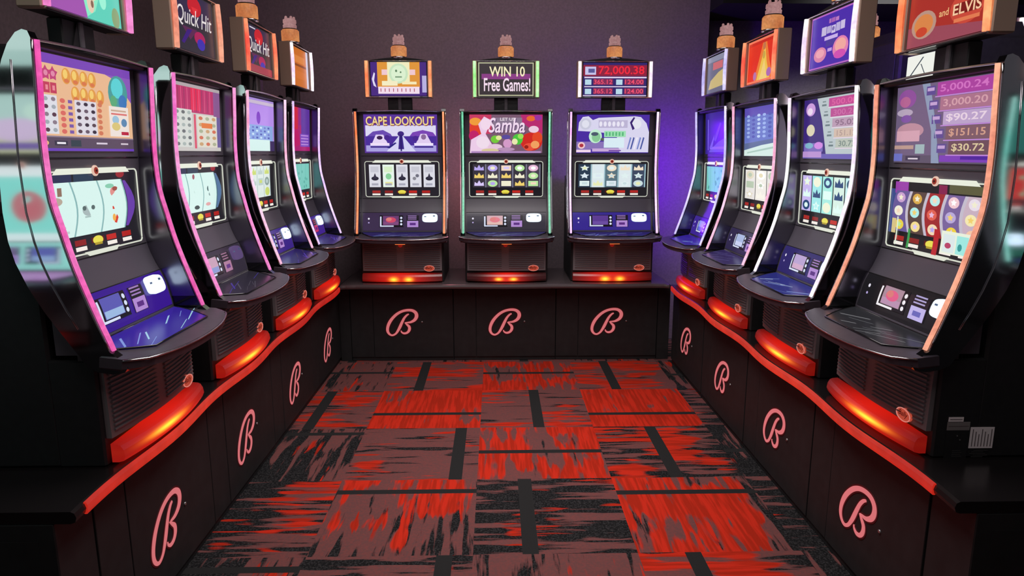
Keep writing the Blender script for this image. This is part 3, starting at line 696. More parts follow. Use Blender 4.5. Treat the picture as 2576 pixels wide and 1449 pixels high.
u_R3 = [R(0,0,1,1,'#b8c4c8'), ('p',[(.0,1),(.25,1),(.35,.62),(.45,.0),(0,0)],'#3a2478'), EL(.13,.83,.09,.11,'#c898d8'), EL(.12,.80,.05,.06,'#e8d4ec'), EL(.16,.53,.15,.17,'#dcc8cc'), EL(.14,.48,.08,.10,'#d8d0b0'), R(.02,.12,.38,.30,'#7a68b8'), EL(.12,.22,.08,.05,'#7ab0c8'), EL(.30,.22,.08,.06,'#d088e0'), R(0,0,1,.08,'#6a5cb0'), R(.0,.02,.36,.12,'#b890d0')]
for i, (h, s_, c) in enumerate((('#c04890','500.00','#d860a0'),('#b84c90','300.26','#c86aa4'),('#b898b0','95.02','#8a6a84'),('#d0b8a8','151.12','#b09890'),('#b8c0b4','30.72','#7a8a84'))):
    y = .84-.165*i; x = .46+.035*i
    u_R3 += [R(x,y,1,y+.135,h), ('t',s_,x+.05,y+.02,.92,y+.11,c), R(x-.12,y+.02,x-.04,y+.05,'#6a7c80'), R(x-.11,y+.08,x-.05,y+.10,'#7a8a8c'), R(x-.01,y-.018,1,y-.005,'#e8d0e0')]
t_R3 = [R(0,0,1,1,'#4a2ca8')]+frame(0,0,1,1,.02,.03,'#b464c0')+[R(.42,.80,.47,.88,'#b070b8'), R(.48,.80,.56,.88,'#a860b0'), R(.57,.80,.64,.87,'#b878c0'), R(.26,.60,.37,.76,'#c4b8dc'), R(.38,.62,.48,.75,'#b4a8d4'), R(.49,.60,.58,.74,'#ccc0e4'), R(.59,.61,.68,.76,'#b8acd8'), R(.69,.62,.78,.77,'#c8bce0'), EL(.53,.68,.03,.04,'#7a6ab0'), R(.34,.50,.64,.565,'#c8b0e8'), R(.38,.38,.60,.49,'#4c3c98'), EL(.26,.26,.15,.14,'#d884a8'), EL(.26,.28,.10,.08,'#eca4b4'), R(.43,.28,.53,.34,'#c098e0'), EL(.72,.30,.17,.20,'#e080b0'), EL(.72,.34,.12,.12,'#f0a8a0'), EL(.72,.18,.13,.08,'#d050b0')]
u_R4 = [R(0,0,1,1,'#6c5c7c'), R(.0,.0,1,.10,'#5a5066'), EL(.12,.84,.10,.12,'#8a4c98'), EL(.10,.80,.06,.07,'#b06090'), EL(.10,.66,.09,.05,'#b0a0b8'), EL(.12,.58,.06,.05,'#7a50a0'), EL(.17,.42,.15,.10,'#b88a9a'), R(.02,.28,.28,.42,'#d0a0b0'), R(.0,.18,.22,.23,'#b8968c'), R(.24,.12,.34,.24,'#9cb4b8'),
        ('p',[(.28,1),(.36,1),(.44,.5),(.50,.0),(.42,.0),(.40,.4)],'#8a98b4'), R(.0,.02,.10,.12,'#6a70c0'), R(.14,.03,.30,.09,'#3c3450'), R(.17,.045,.28,.065,'#d8ccd8'), R(.5,.02,1,.10,'#7a3cb4'), R(.70,.05,1,.09,'#4a1c98')]
for i, (h, s_, c) in enumerate((('#a8409c','5,000.24','#d070c0'),('#a87088','3,000.20','#d09ca8'),('#b8a0c8','$90.27','#e4d0e0'),('#7a5864','$151.15','#d09c88'),('#6a4a58','$30.72','#d8c49c'))):
    y = .83-.18*i; x = .44+.035*i
    u_R4 += [R(x,y,1,y+.16,h), ('t',s_,x+.03,y+.03,.90,y+.13,c), R(x-.11,y+.02,x-.02,y+.13,'#5a4890'), R(x-.10,y+.07,x-.03,y+.11,'#c0a0d0'), R(x-.02,y-.015,1,y-.002,'#c088d8')]
t_R4 = [R(0,0,1,1,'#a83028'), ('p',[(0,0),(1,0),(1,.12),(0,.30)],'#984858'), R(.6,.6,1,1,'#a82c1c'), ('t','FREE GAMES',.22,.74,.84,.92,'#e8b070'), ('t','WITH WHEEL',.36,.60,.72,.69,'#e8a878'), EL(.22,.30,.17,.20,'#b89080'), EL(.22,.30,.13,.15,'#d88448'), EL(.20,.20,.08,.07,'#c8442c'), ('t','and',.42,.34,.54,.44,'#e8b47c'), EL(.76,.38,.20,.22,'#c84838'), R(.60,.30,.93,.45,'#7a1c18'), ('t','CRAZY',.60,.52,.94,.62,'#d8685c'), ('t','ELVIS',.60,.30,.93,.45,'#f4c8a0'), R(.62,.20,.92,.25,'#e07a50')]
PALC = ['#f0ecd0','#e8b8d8','#b8a8f0','#f0d070','#b8e8a0','#f4d8c0','#ffffff','#d8c8f8']
low_R4 = [R(0,0,1,1,'#1e1c20'), R(.0,.2,.08,.86,'#3c4c88'), R(.05,.80,.20,.97,'#9840a8'), R(.52,.84,.60,.96,'#84204c'), R(.62,.86,.92,.97,'#5c5a3c')]
rr = random.Random(5)
for i in range(5):
    x = .05+.185*i; sh_c = ['#6a5a98','#5a4440','#a02c30','#7a649c','#c8b0c0'][i]
    def bl(x_, y_): return x_-.05*math.sin(math.pi*(y_-.2)/.68)+.03
    ys = [.24+.60*k/8 for k in range(9)]
    low_R4.append(('p',[(bl(x,y),y) for y in ys]+[(bl(x+.165,y),y) for y in reversed(ys)],sh_c))
    low_R4.append(('p',[(bl(x+.155,y),y) for y in ys]+[(bl(x+.185,y),y) for y in reversed(ys)],'#c4bccc'))
    for r in range(3):
        y = .34+.20*r; c = [['#e8d04c','#f0ecd8','#c8a0d0'],['#f4dc90','#b0ece8','#d8a848'],['#f4d8b4','#e06050','#b8ece8'],['#f0d040','#b8a8d8','#f0c8d0'],['#f4c8a8','#f4e8b0','#e8dce8']][i][r]
        low_R4 += [EL(bl(x+.075,y),y,.05,.075,c), star(bl(x+.075,y),y,.03,.05,5,.5,rr.choice(PALC))]
low_R4 = buttons(low_R4)
low_R4 += [R(.60,.06,.98,.36,'#e8f0dc'), R(.62,.08,.73,.32,'#dce8e8'), R(.745,.08,.85,.32,'#a0e8e0'), R(.865,.08,.97,.32,'#90e0dc'), EL(.67,.17,.03,.04,'#b84468'), EL(.92,.13,.03,.03,'#a84478'), EL(.78,.17,.02,.05,'#3a9a98'), R(.10,.03,.115,.45,'#e0ecd8'), R(.04,.20,.09,.42,'#d8c488'), R(.24,.02,.265,.30,'#3c9a50'), R(.52,.0,.57,.36,'#b8242c')]
# wide cheerful screens of the machine that mirrors in the nearest left cheek
u_X = [R(0,0,1,1,'#b8dcd0'), R(0,.0,1,.40,'#c8d0a0'), EL(.5,.4,.3,.2,'#d8c4e0'), R(.1,.06,.9,.18,'#6a50a8'), EL(.3,.7,.12,.15,'#c8ecd8')]
l_X = [R(0,0,1,1,'#8ce8d8'), R(0,.86,1,1,'#f0fcf8'), EL(.5,.45,.16,.22,'#c87078'), EL(.5,.45,.10,.15,'#8ce8d8'), R(0,0,1,.10,'#e8fcf8')]
t_X = [R(0,0,1,1,'#b0d4c8'), R(.1,.3,.9,.7,'#c8e8dc')]

LED = {
 'pink': led('tube_pink','#e458b8','#f098d0',1.1), 'hotpink': led('tube_hot_pink','#e03c9c','#e870b8',1.1), 'rose': led('tube_rose','#e890b8','#f8d0e8',1.15),
 'lav': led('tube_lavender','#c8a0f0','#f0d8f8',1.25), 'amber': led('tube_amber','#f87840','#ffa070',1.1), 'mint': led('tube_mint','#58c898','#98e0c0',1.05),
 'violet': led('tube_violet','#e8a0f8','#f8d8ff',1.35), 'ice': led('tube_ice','#b0a8e8','#e4dcff',1.15), 'peach': led('tube_peach','#e88870','#f8b090',1.05),
 'orange': led('tube_orange','#f87848','#ffb078',1.2), 'green': led('tube_green','#90e880','#c8f8c0',1.2), 'white': led('tube_white','#e8d0f0','#ffffff',1.2), 'red': led('tube_red','#f05040','#f8a070',1.2),
 'teal': led('tube_teal','#70e0c8','#b0f0e0',1.3)}
def P(**k):
    d = dict(frame='#e8ecdc', bill=('#5a58b0','#9ab8e0'), billedge='#d8e0f8', plate='#b088d0', plateink='#5a2c80', cash='#d8f0ff', panel='#241a40', touch=('#241c58','#6a78d0','#a0b8e8'), seed=1, bar='centre', tled=LED['orange'])
    d.update(k); return d
L1 = P(led=LED['hotpink'], tled=LED['pink'], upper=u_L1, lower=lower_drums(s_L1), top=t_L1, panel='#38188c', touch=('#38249c','#8ca4f0','#b0e0f8'), seed=3, bar='near_left')
L2 = P(led=LED['pink'], tled=LED['peach'], upper=u_L2, lower=lower_drums(s_L2, side='#5878a0'), top=t_QH, panel='#332c3a', bill=('#c8a0b8','#8a98d0'), cash='#4a3a60', plate='#a87898', touch=('#2c2834','#4a3ca0','#54505c'), seed=4, bar='near_left')
L3 = P(led=LED['rose'], tled=LED['red'], upper=u_L3, lower=lower_symbols(8,['#dce8e4'],'#ddd',True,4,3,'#a8c0bc',['#b8ccc8','#e8f4f0','#8aa098','#c8d870','#d8e8e0'],.02,.82), top=t_QH+[R(0,0,1,.16,'#9a3048')], panel='#3c2484', touch=('#2c2060','#6048c8','#483858'), seed=5, bar='near_left')
L4 = P(led=LED['lav'], tled=LED['white'], upper=u_L4, lower=lower_plain('#7ac8bc','#5aa89c'), top=t_L4, panel='#42248c', plate='#c03068', touch=('#34246c','#6048c8','#584068'), seed=6, bar='near_left')
B1 = P(led=LED['amber'], tled=LED['orange'], upper=u_B1, lower=lower_cards(), top=t_B1, panel='#3a2c4a', billred='#d04868', bill=('#6a3c70','#80487c'), seed=7, bar='centre', rear=('#ff8a98',18.0))
B2 = P(led=LED['mint'], tled=LED['green'], upper=u_B2, lower=lower_symbols(11,['#3a3440','#4a4250','#3c3648'],'#333',True,5,3,'#7a7a90',PALC), top=t_B2, panel='#34303c', billred='#e07888', bill=('#d0a8b0','#e0b8b0'), seed=8, bar='dim', rear=('#b0b8c0',12.0))
B3 = P(led=LED['violet'], tled=LED['white'], upper=u_B3, lower=lower_symbols(14,['#2c3c50','#dce8ec','#5a7480','#dce8ec','#3c4860'],'#333',True,5,3,'#9cc0cc',['#e0f0f0','#f0e0c8','#dce8f0','#e8ecb8','#c8dce0']), top=t_B3, tsize=(.535,.262), panel='#35268a', bill=('#5a3890','#6a4aa0'), seed=9, bar='centre', rear=('#6410e0',150.0))
B3['rear_side'] = 1; B1['rear_side'] = 1
R1 = P(led=LED['ice'], tled=LED['ice'], upper=u_R1, lower=lower_plain('#7cccc0','#58a49c',2), top=t_R1, panel='#3c2490', bill=('#8098d8','#5a68c0'), seed=10, bar='near_right', touch=('#34209a','#8ab0e8','#5a48c0'))
R2 = P(led=LED['rose'], tled=LED['red'], upper=u_R2, lower=lower_symbols(17,['#e8e4e0','#f0ece4'],'#ddd',False,3,3,'#ccc',['#f8f4e8','#e8dcb8','#b8c8b0','#ffffff','#e0d8c0'],.06,.98), top=t_R2, panel='#30284c', bill=('#a8b8e0','#c8d0f0'), seed=11, bar='near_right', touch=('#34285c','#6860a0','#504878'))
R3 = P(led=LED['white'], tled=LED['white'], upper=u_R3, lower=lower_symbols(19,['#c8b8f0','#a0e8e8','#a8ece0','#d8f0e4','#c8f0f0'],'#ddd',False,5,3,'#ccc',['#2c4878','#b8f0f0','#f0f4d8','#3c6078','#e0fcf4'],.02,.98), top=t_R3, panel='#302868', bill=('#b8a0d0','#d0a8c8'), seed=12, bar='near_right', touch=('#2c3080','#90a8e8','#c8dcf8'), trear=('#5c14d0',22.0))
R4 = P(led=LED['peach'], tled=LED['orange'], upper=u_R4, lower=low_R4, top=t_R4, panel='#1c1a1e', billred='#e05c88', bill=('#a88898','#b890b0'), billedge='#f0ecf0', plate='#c0b4e8', plateink='#6a68b8', seed=13, bar='near_right', touch=('#2c2c30','#8c8c90','#6a6c70'))
LX = P(led=LED['teal'], tled=LED['teal'], upper=u_X, lower=l_X, top=t_X, panel='#9ce8da', touch=('#c080c8','#e0a8e0','#b888c8'), seed=14, bar='dim', tall=1)
GX = P(led=LED['teal'], tled=LED['white'], upper=[R(0,0,1,1,'#2c6a60'), R(.0,.0,.4,.5,'#c82c34'), EL(.3,.7,.2,.2,'#e87ab0')], lower=lower_plain('#c82c30','#60c8a0',4), top=[R(0,0,1,1,'#2c2448'), R(0,.45,1,1,'#c8482c'), ('t','de',.02,.5,.2,.85,'#f4e8b0'), R(0,0,1,.28,'#f4ecf4')], panel='#1c5a48', seed=15)

H = math.pi/2
XL, XR, YB = -1.217, 1.388, 5.06
GL_, GB_, GR_ = 'slot machines along the left side', 'slot machines along the back wall', 'slot machines along the right side'
ml = [(2.265, L1, 'nearest slot machine on the left, orange eggs and a teal egg on its upper screen'),
      (3.058, L2, 'second slot machine from the front on the left, red and white upper screen'),
      (3.852, L3, 'third slot machine from the front on the left, lilac and white upper screen'),
      (4.632, L4, 'farthest slot machine on the left, crimson and purple upper screen below an orange sign')]
for y, p, lb in ml: machine(p, (XL, y, ZL), H, lb, GL_, 1.004+.004*(y-2))
for x, p, lb in [(-.680, B1, 'amber-lit slot machine by the back wall showing Cape Lookout'),
                 (.075, B2, 'green-lit slot machine in the middle of the back wall, Win 10 Free Games sign'),
                 (.846, B3, 'violet-lit slot machine by the back wall, red jackpot numbers on its sign')]:
    machine(p, (x, YB, ZL), 0, lb, GB_)
for y, p, lb in [(2.272, R4, 'nearest slot machine on the right, peach light strips, red sign reading Free Games'),
                 (3.035, R3, 'slot machine on the right under the square purple sign'),
                 (3.825, R2, 'slot machine on the right under the flame-coloured orange sign'),
                 (4.588, R1, 'farthest slot machine on the right, deep blue upper screen and small grey sign')]:
    machine(p, (XR, y, ZL), -H, lb, GR_, .962+.0125*(y-2.2))

# ---------------------------------------------------------------- pedestals with script B emblems
def bez(pts, n=10):
    out = []
    for i in range(0, len(pts)-3, 3):
        a, b, c, d = pts[i:i+4]
        for k in range(n+(1 if i+3 >= len(pts)-1 else 0)):
            t = k/n; u = 1-t
            out.append((u**3*a[0]+3*u*u*t*b[0]+3*u*t*t*c[0]+t**3*d[0], u**3*a[1]+3*u*u*t*b[1]+3*u*t*t*c[1]+t**3*d[1]))
    return out
def crm(pts, n=6):
    out = []
    for i in range(len(pts)-1):
        p0 = pts[max(i-1,0)]; p1 = pts[i]; p2 = pts[i+1]; p3 = pts[min(i+2,len(pts)-1)]
        for k in range(n):
            t = k/n
            out.append(tuple(.5*(2*p1[j]+(p2[j]-p0[j])*t+(2*p0[j]-5*p1[j]+4*p2[j]-p3[j])*t*t+(3*p1[j]-p0[j]-3*p2[j]+p3[j])*t**3) for j in range(3)))
    out.append(pts[-1]); return out
# stroke of the script B in pixels of a close view: x, y, half width
S1 = [(1085,435,22),(1020,470,34),(940,560,42),(870,690,50),(800,840,54),(735,960,46),(660,1060,36),(560,1110,32),(470,1075,38),(415,980,50),(420,850,54),(480,700,58),(580,560,54),(720,430,50),(880,345,46),(1050,310,46),(1200,325,52),(1300,400,62),(1320,510,66),(1260,620,56),(1140,690,40),(1030,705,26),(970,700,12)]
S2 = [(950,705,14),(1010,760,34),(1085,840,50),(1085,940,52),(1020,1025,42),(920,1050,36),(845,1010,26),(830,960,16)]
BK = 0.000239
def emblem_fn(mb):
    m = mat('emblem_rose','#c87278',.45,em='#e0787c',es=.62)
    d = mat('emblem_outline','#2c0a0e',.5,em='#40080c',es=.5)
    def ribbon(st, ex, y0, y1, mm):
        q = crm(st, 5); vs = []
        for i, (x, y, wd) in enumerate(q):
            a = q[max(i-1,0)]; b = q[min(i+1,len(q)-1)]; t = Vector((b[0]-a[0], b[1]-a[1])).normalized(); nx, ny = -t.y, t.x; ww = wd*.82+ex
            for s in (1,-1):
                X = (x+nx*ww*s-870)*BK; Z = -(y+ny*ww*s-710)*BK
                vs += [(X, y1, Z), (X, y0, Z)]
        n = len(q); fs = []
        for i in range(n-1):
            a = 4*i; b = a+4; fs += [(a,b,b+2,a+2),(a,a+1,b+1,b),(a+2,b+2,b+3,a+3)]
        fs += [(0,2,3,1),(4*n-4,4*n-3,4*n-1,4*n-2)]
        mb.add(vs, fs, mm)
    ribbon(S1, 26, 0, -.0015, d); ribbon(S2, 26, 0, -.0018, d)
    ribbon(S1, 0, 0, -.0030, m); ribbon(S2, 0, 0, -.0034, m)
ZB = .572
def pedestal(loc, rz, wd, label, bx, bz, group, depth=.56, door=True):
    t = thing('pedestal_cabinet', label, 'cabinet', loc, rz, group)
    part('carcass', round(wd,3), lambda mb: mb.bbox((-wd/2+.0008,.008,.0),(wd/2-.0008,depth,ZB),'pedestal_laminate',.003), t)
    d = part('door', round(wd,3), lambda mb: (mb.bbox((-wd/2+.17,.0,.03),(wd/2-.004,.0085,ZB-.025),'pedestal_laminate',.0015), mb.bbox((-wd/2+.002,.001,.03),(-wd/2+.166,.0085,ZB-.025),'pedestal_laminate',.0015)), t)
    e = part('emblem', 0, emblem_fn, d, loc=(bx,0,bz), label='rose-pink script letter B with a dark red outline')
    part('lock', 0, lambda mb: mb.lathe([(.007,0),(.007,.003),(.004,.004)],'screw',(0,0,0),12,'y'), d, loc=(bx+.147,0,bz+.004))
    return t
PL, PRr, PB = -1.163, 1.297, 5.03
names = ['nearest','second nearest','third nearest','farthest']
for i, (y, bz) in enumerate(((2.265,.245),(3.058,.240),(3.852,.232),(4.648,.236))):
    yy = y; wdt = .792
    pedestal((PL, yy, 0), H, wdt, 'black pedestal cabinet with a pink script B, %s on the left side' % names[i], .0, bz, 'black pedestal cabinets on the left side')
for i, (x, lb) in enumerate(((-.70,'left'),(.062,'middle'),(.824,'right'))):
    pedestal((x, PB, 0), 0, .762, 'black pedestal cabinet with a pink script B, %s one of three under the back machines' % lb, 0, .295, 'black pedestal cabinets along the back wall')
for i, (y, bz) in enumerate(((2.272,.266),(3.035,.268),(3.80,.264),(4.57,.266))):
    pedestal((PRr, y, 0), -H, .762, 'black pedestal cabinet with a pink script B, %s on the right side' % names[i], 0, bz, 'black pedestal cabinets on the right side')
tag(part('corner_panel', None, lambda mb: mb.bbox((PL+.001,PB+.004,0),(-1.083,PB+.5,ZB),'pedestal_laminate',.002)), 'narrow black filler panel in the left inner corner', 'panel')
tag(part('corner_panel', None, lambda mb: mb.bbox((1.207,PB+.004,0),(PRr-.001,PB+.5,ZB),'pedestal_laminate',.002)), 'narrow black filler panel in the right inner corner', 'panel')
# end cabinets beyond the last machines
tag(part('end_cabinet', None, lambda mb: (mb.bbox((PL-.56,1.70,0),(PL-.004,1.868,ZB),'pedestal_laminate',.003), mb.box((PL-.5,1.699,.05),(PL-.05,1.701,ZB-.05),'pedestal_laminate'))), 'narrow black end cabinet closing the left row of pedestals', 'cabinet')
tag(part('end_cabinet', None, lambda mb: (mb.bbox((PRr+.004,1.70,0),(PRr+.66,1.89,ZB),'pedestal_laminate',.003), mb.box((PRr+.05,1.699,.05),(PRr+.5,1.701,ZB-.05),'pedestal_laminate'))), 'narrow black end cabinet closing the right row of pedestals', 'cabinet')

# ---------------------------------------------------------------- ledges (worktops) with rounded noses
def nose_reflection_mat():
    return led('ledge_reflection_red', '#c81e14', '#e03420', .80, 14)  # reflection of the base lamps along the nose, put into emission
def ledge(name, label, pts_front, back_fn, group, lm='ledge_laminate'):
    """pts_front: list of (x,y) along the nose; body goes back via back_fn(point)"""
    t = thing('ledge', label, 'ledge', (0,0,0), 0, group)
    def fn(mb):
        n = len(pts_front); vs = []
        for p in pts_front:
            b = back_fn(p); d = Vector((b[0]-p[0], b[1]-p[1], 0)).normalized()
            f = Vector((p[0], p[1], 0))
            for o, z in ((.016,ZB+.0005),(.004,ZB+.005),(0,ZB+.0175),(.004,ZB+.030),(.014,ZL)): vs.append(tuple(f+d*o+Vector((0,0,z))))
            vs.append((b[0],b[1],ZL)); vs.append((b[0],b[1],ZB+.0005))
        fs = []
        for i in range(n-1):
            for j in range(7): fs.append((i*7+j,i*7+(j+1)%7,(i+1)*7+(j+1)%7,(i+1)*7+j))
        fs += [tuple(range(7)), tuple(range(7*n-1,7*n-8,-1))]
        mb.add(vs, fs, lm)
    part('worktop', None, fn, t)
    return t
def wavy(y0, c0, pitch, amp): return lambda y: amp*math.cos(2*math.pi*(y-c0)/pitch)
nL = [(-1.103+.010*math.cos(2*math.pi*(y-2.265)/.793), y) for y in [1.70+(4.86-1.70)*i/60 for i in range(61)]]
nR = [(1.236-.010*math.cos(2*math.pi*(y-2.272)/.763), y) for y in [1.70+(4.86-1.70)*i/60 for i in range(61)]]
tL = ledge('ledge','long dark ledge under the left slot machines with a red reflection painted on its nose', nL, lambda p: (PL-.54, p[1]), None)
tR = ledge('ledge','long dark ledge under the right slot machines with a red reflection painted on its nose', nR, lambda p: (PRr+.64, p[1]), None)
yb = 4.885
def nose_b():
    pts = []
    for i in range(7):
        a = i/6*H; pts.append((-1.112+.05-.05*math.cos(a)+.0, 4.865+.02*math.sin(a)))
    for i in range(1,40): pts.append((-1.06+2.25*i/40, yb-.006*math.cos(2*math.pi*((-1.06+2.25*i/40)-.075)/.763)))
    for i in range(7):
        a = (1-i/6)*H; pts.append((1.195+.05*math.cos(a), 4.865+.02*math.sin(a)))
    return pts
tB = ledge('ledge','dark ledge under the three slot machines at the back wall', nose_b(), lambda p: (p[0], 5.60), None, 'ledge_grey')
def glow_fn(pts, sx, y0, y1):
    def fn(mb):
        mb.sweep([(x-sx*.003, y, ZB+.0175) for x, y in pts if y0 <= y <= y1], nose_reflection_mat(), .0172, .0065, (0,0,1))
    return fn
part('nose_reflection', None, glow_fn(nL, 1, 1.74, 4.84), tL, label='red lamp reflection painted as a glowing strip')  # reflected red of the base lamps, built as glowing geometry on both sides
part('nose_reflection', None, glow_fn(nR, -1, 1.80, 4.84), tR, label='red lamp reflection painted as a glowing strip')

# ---------------------------------------------------------------- floor: quarter-turned carpet tiles
TS = .643; TX0 = -.738; TY0 = 2.45; TSY = .636
bars = {(-1,3):.32,(0,3):.222,(1,3):.335,(2,3):.25}
def carpet_mat(orient):
    name = 'carpet_streaks_'+orient
    m = bpy.data.materials.new(name); m.use_nodes = True; nt = m.node_tree; p = nt.nodes['Principled BSDF']; p.inputs['Roughness'].default_value = .95; p.inputs['Specular IOR Level'].default_value = .1
    tc = nt.nodes.new('ShaderNodeTexCoord'); L = nt.links
    def noise(sc_, detail, seed, dist=0):
        mp = nt.nodes.new('ShaderNodeMapping'); mp.inputs['Scale'].default_value = sc_; mp.inputs['Location'].default_value = (seed,seed*1.7,seed*.3); L.new(tc.outputs['Object'], mp.inputs['Vector'])
        n = nt.nodes.new('ShaderNodeTexNoise'); n.inputs['Scale'].default_value = 1; n.inputs['Detail'].default_value = detail; n.inputs['Distortion'].default_value = dist; L.new(mp.outputs[0], n.inputs['Vector']); return n.outputs['Fac']
    hs = (2.4,21,1) if orient == 'across' else (21,2.4,1)
    hs2 = (4,60,1) if orient == 'across' else (60,4,1)
    at = nt.nodes.new('ShaderNodeAttribute'); at.attribute_name = 'tone'; sep = nt.nodes.new('ShaderNodeSeparateColor'); L.new(at.outputs['Color'], sep.inputs[0])
    def math_(op, a, b):
        n = nt.nodes.new('ShaderNodeMath'); n.operation = op
        for i, v in enumerate((a,b)):
            if isinstance(v, (int,float)): n.inputs[i].default_value = v
            else: L.new(v, n.inputs[i])
        return n.outputs[0]
    def step(v, thr, soft=.02):
        d = math_('SUBTRACT', v, thr); r = nt.nodes.new('ShaderNodeMapRange'); r.inputs['From Min'].default_value = -soft; r.inputs['From Max'].default_value = soft; L.new(d, r.inputs['Value']); return r.outputs['Result']
    def mix(f, a, b):
        n = nt.nodes.new('ShaderNodeMix'); n.data_type = 'RGBA'; L.new(f, n.inputs['Factor'])
        for k, v in (('A',a),('B',b)):
            if isinstance(v, str): n.inputs[k].default_value = lin(v)
            else: L.new(v, n.inputs[k])
        return n.outputs['Result']
    streak = noise(hs, 3, 3.1, .6); fine = noise(hs2, 2, 7.7); blot = noise((3.2,3.2,1), 2, 11.)
    val = math_('ADD', math_('MULTIPLY', streak, .5), math_('MULTIPLY', blot, .5))
    redm = step(val, math_('SUBTRACT', .615, math_('MULTIPLY', sep.outputs[0], .165)))
    v2 = math_('ADD', math_('MULTIPLY', noise(hs, 4, 23., .4), .8), math_('MULTIPLY', fine, .2))
    darkm = step(v2, math_('SUBTRACT', .64, math_('MULTIPLY', sep.outputs[1], .19)))
    redc = mix(step(fine, .5, .08), '#a02412', '#c02a18')
    brown = mix(step(noise((90,90,1),2,31.), .5, .15), '#70403e', '#62403f')
    dark = mix(step(noise((140,140,1),2,41.), .55, .1), '#151516', '#333233')
    c = mix(darkm, brown, dark); c = mix(redm, c, redc)
    L.new(c, p.inputs['Base Color'])
    b = nt.nodes.new('ShaderNodeBump'); b.inputs['Strength'].default_value = .3; b.inputs['Distance'].default_value = .003; L.new(noise((300,300,1),2,1.), b.inputs['Height']); L.new(b.outputs[0], p.inputs['Normal'])
    return m
CA, CD = carpet_mat('across'), carpet_mat('along')
mat('carpet_bar','#0e0e0e',.95,noise=.3,nscale=200)
# (column,row) -> bar offset inside the tile (m), redness, darkness
TI = {(-1,4):(.385,.45,.35),(0,4):(.222,.62,.15),(1,4):(.36,.70,.05),(2,4):(.245,.55,.1),(3,4):(.3,.3,.5),
      (-1,3):(.31,.62,.30),(0,3):(.222,1.25,.0),(1,3):(.335,.48,.22),(2,3):(.20,1.35,.0),(3,3):(.3,.4,.5),
      (-1,2):(.565,.28,.70),(0,2):(.537,.25,.35),(1,2):(.31,.78,.05),(2,2):(.32,.55,.75),(3,2):(.3,.1,.85),
      (-1,1):(.02,.62,.50),(0,1):(.520,.60,.22),(1,1):(.225,-.3,.95),(2,1):(.49,.85,.20),(3,1):(.3,.1,.85),
      (-1,0):(.555,.40,.45),(0,0):(.533,.30,.40),(1,0):(.3,.12,.40),(2,0):(.215,.72,.35),(3,0):(.3,.1,.8)}
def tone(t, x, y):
    # darker along both sides of the aisle and in the near half of one tile
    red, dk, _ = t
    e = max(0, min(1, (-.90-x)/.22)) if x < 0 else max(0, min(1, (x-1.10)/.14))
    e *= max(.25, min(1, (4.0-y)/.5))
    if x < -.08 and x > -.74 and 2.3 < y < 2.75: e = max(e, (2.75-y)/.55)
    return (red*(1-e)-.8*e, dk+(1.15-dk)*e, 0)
def floor_fn(mb):
    mb.tones = []
    rnd = random.Random(2)
    def q(x0,y0,x1,y1,m,t):
        nx = max(1, math.ceil((x1-x0)/.11)); ny = max(1, math.ceil((y1-y0)/.22))
        for i in range(nx):
            for j in range(ny):
                a, b_ = x0+(x1-x0)*i/nx, x0+(x1-x0)*(i+1)/nx; c_, d_ = y0+(y1-y0)*j/ny, y0+(y1-y0)*(j+1)/ny
                mb.add([(a,c_,0),(b_,c_,0),(b_,d_,0),(a,d_,0)], [(0,1,2,3)], m)
                mb.tones.append([tone(t,a,c_),tone(t,b_,c_),tone(t,b_,d_),tone(t,a,d_)])
    for c in range(-5,8):
        for r in range(-6,7):
            x0 = TX0+TS*c; y0 = TY0+TSY*(r-1); x1 = x0+TS; y1 = y0+TSY
            vert = (c+r)%2 == 0
            off, red, dk = TI.get((c,r), (.3, rnd.random()*.5, .3+rnd.random()*.4))
            t = (red, dk, 0)
            base = CA if vert else CD
            hw = .032 if vert else .020
            if vert:
                b = x0+off; q(x0,y0,b-hw,y1,base,t); q(b-hw,y0,b+hw,y1,'carpet_bar',t); q(b+hw,y0,x1,y1,base,t)
            else:
                b = y0+off; q(x0,y0,x1,b-hw,base,t); q(x0,b-hw,x1,b+hw,'carpet_bar',t); q(x0,b+hw,x1,y1,base,t)
    mb.keep = 1
mbf = MB(); floor_fn(mbf); me = mbf.mesh('floor')
ca = me.color_attributes.new('tone','FLOAT_COLOR','CORNER')
for pi, pl in enumerate(me.polygons):
    for k, li in enumerate(pl.loop_indices): ca.data[li].color = (*mbf.tones[pi][k], 1)
fo = bpy.data.objects.new('floor', me); C.objects.link(fo); fo['kind'] = 'structure'

# ---------------------------------------------------------------- room shell
struct('wall_back', lambda mb: mb.box((-1.95,5.62,0),(1.655,5.74,3.3),'wall_paint'))
struct('wall_left', lambda mb: mb.box((-1.92,1.95,0),(-1.80,5.62,3.3),'wall_paint'))
struct('wall_recess', lambda mb: mb.box((1.5,5.98,0),(4.6,6.08,3.3),'recess_paint'))
struct('wall_right', lambda mb: mb.box((4.6,0.5,0),(4.7,6.08,3.3),'recess_paint'))
struct('ceiling', lambda mb: (mb.box((-4,-3,3.3),(4.7,6.1,3.4),'ceiling_black'), mb.box((1.655,5.3,2.60),(4.6,5.98,3.3),'ceiling_black')))
for x, nm in ((.047,'left'),(.30,'right')):
    def fn(mb, x=x):
        mb.bbox((x-.070,5.613,2.715),(x+.070,5.6195,2.862),'wall_paint',.002)
        mb.tube([(x-.070,5.612,2.715),(x+.070,5.612,2.715),(x+.070,5.612,2.862),(x-.070,5.612,2.862)],'satin_black',.003,6,True)
    tag(part('wall_plate', None, fn), 'small square plate high on the back wall, %s of the pair' % nm, 'wall plate', 'square plates high on the back wall')

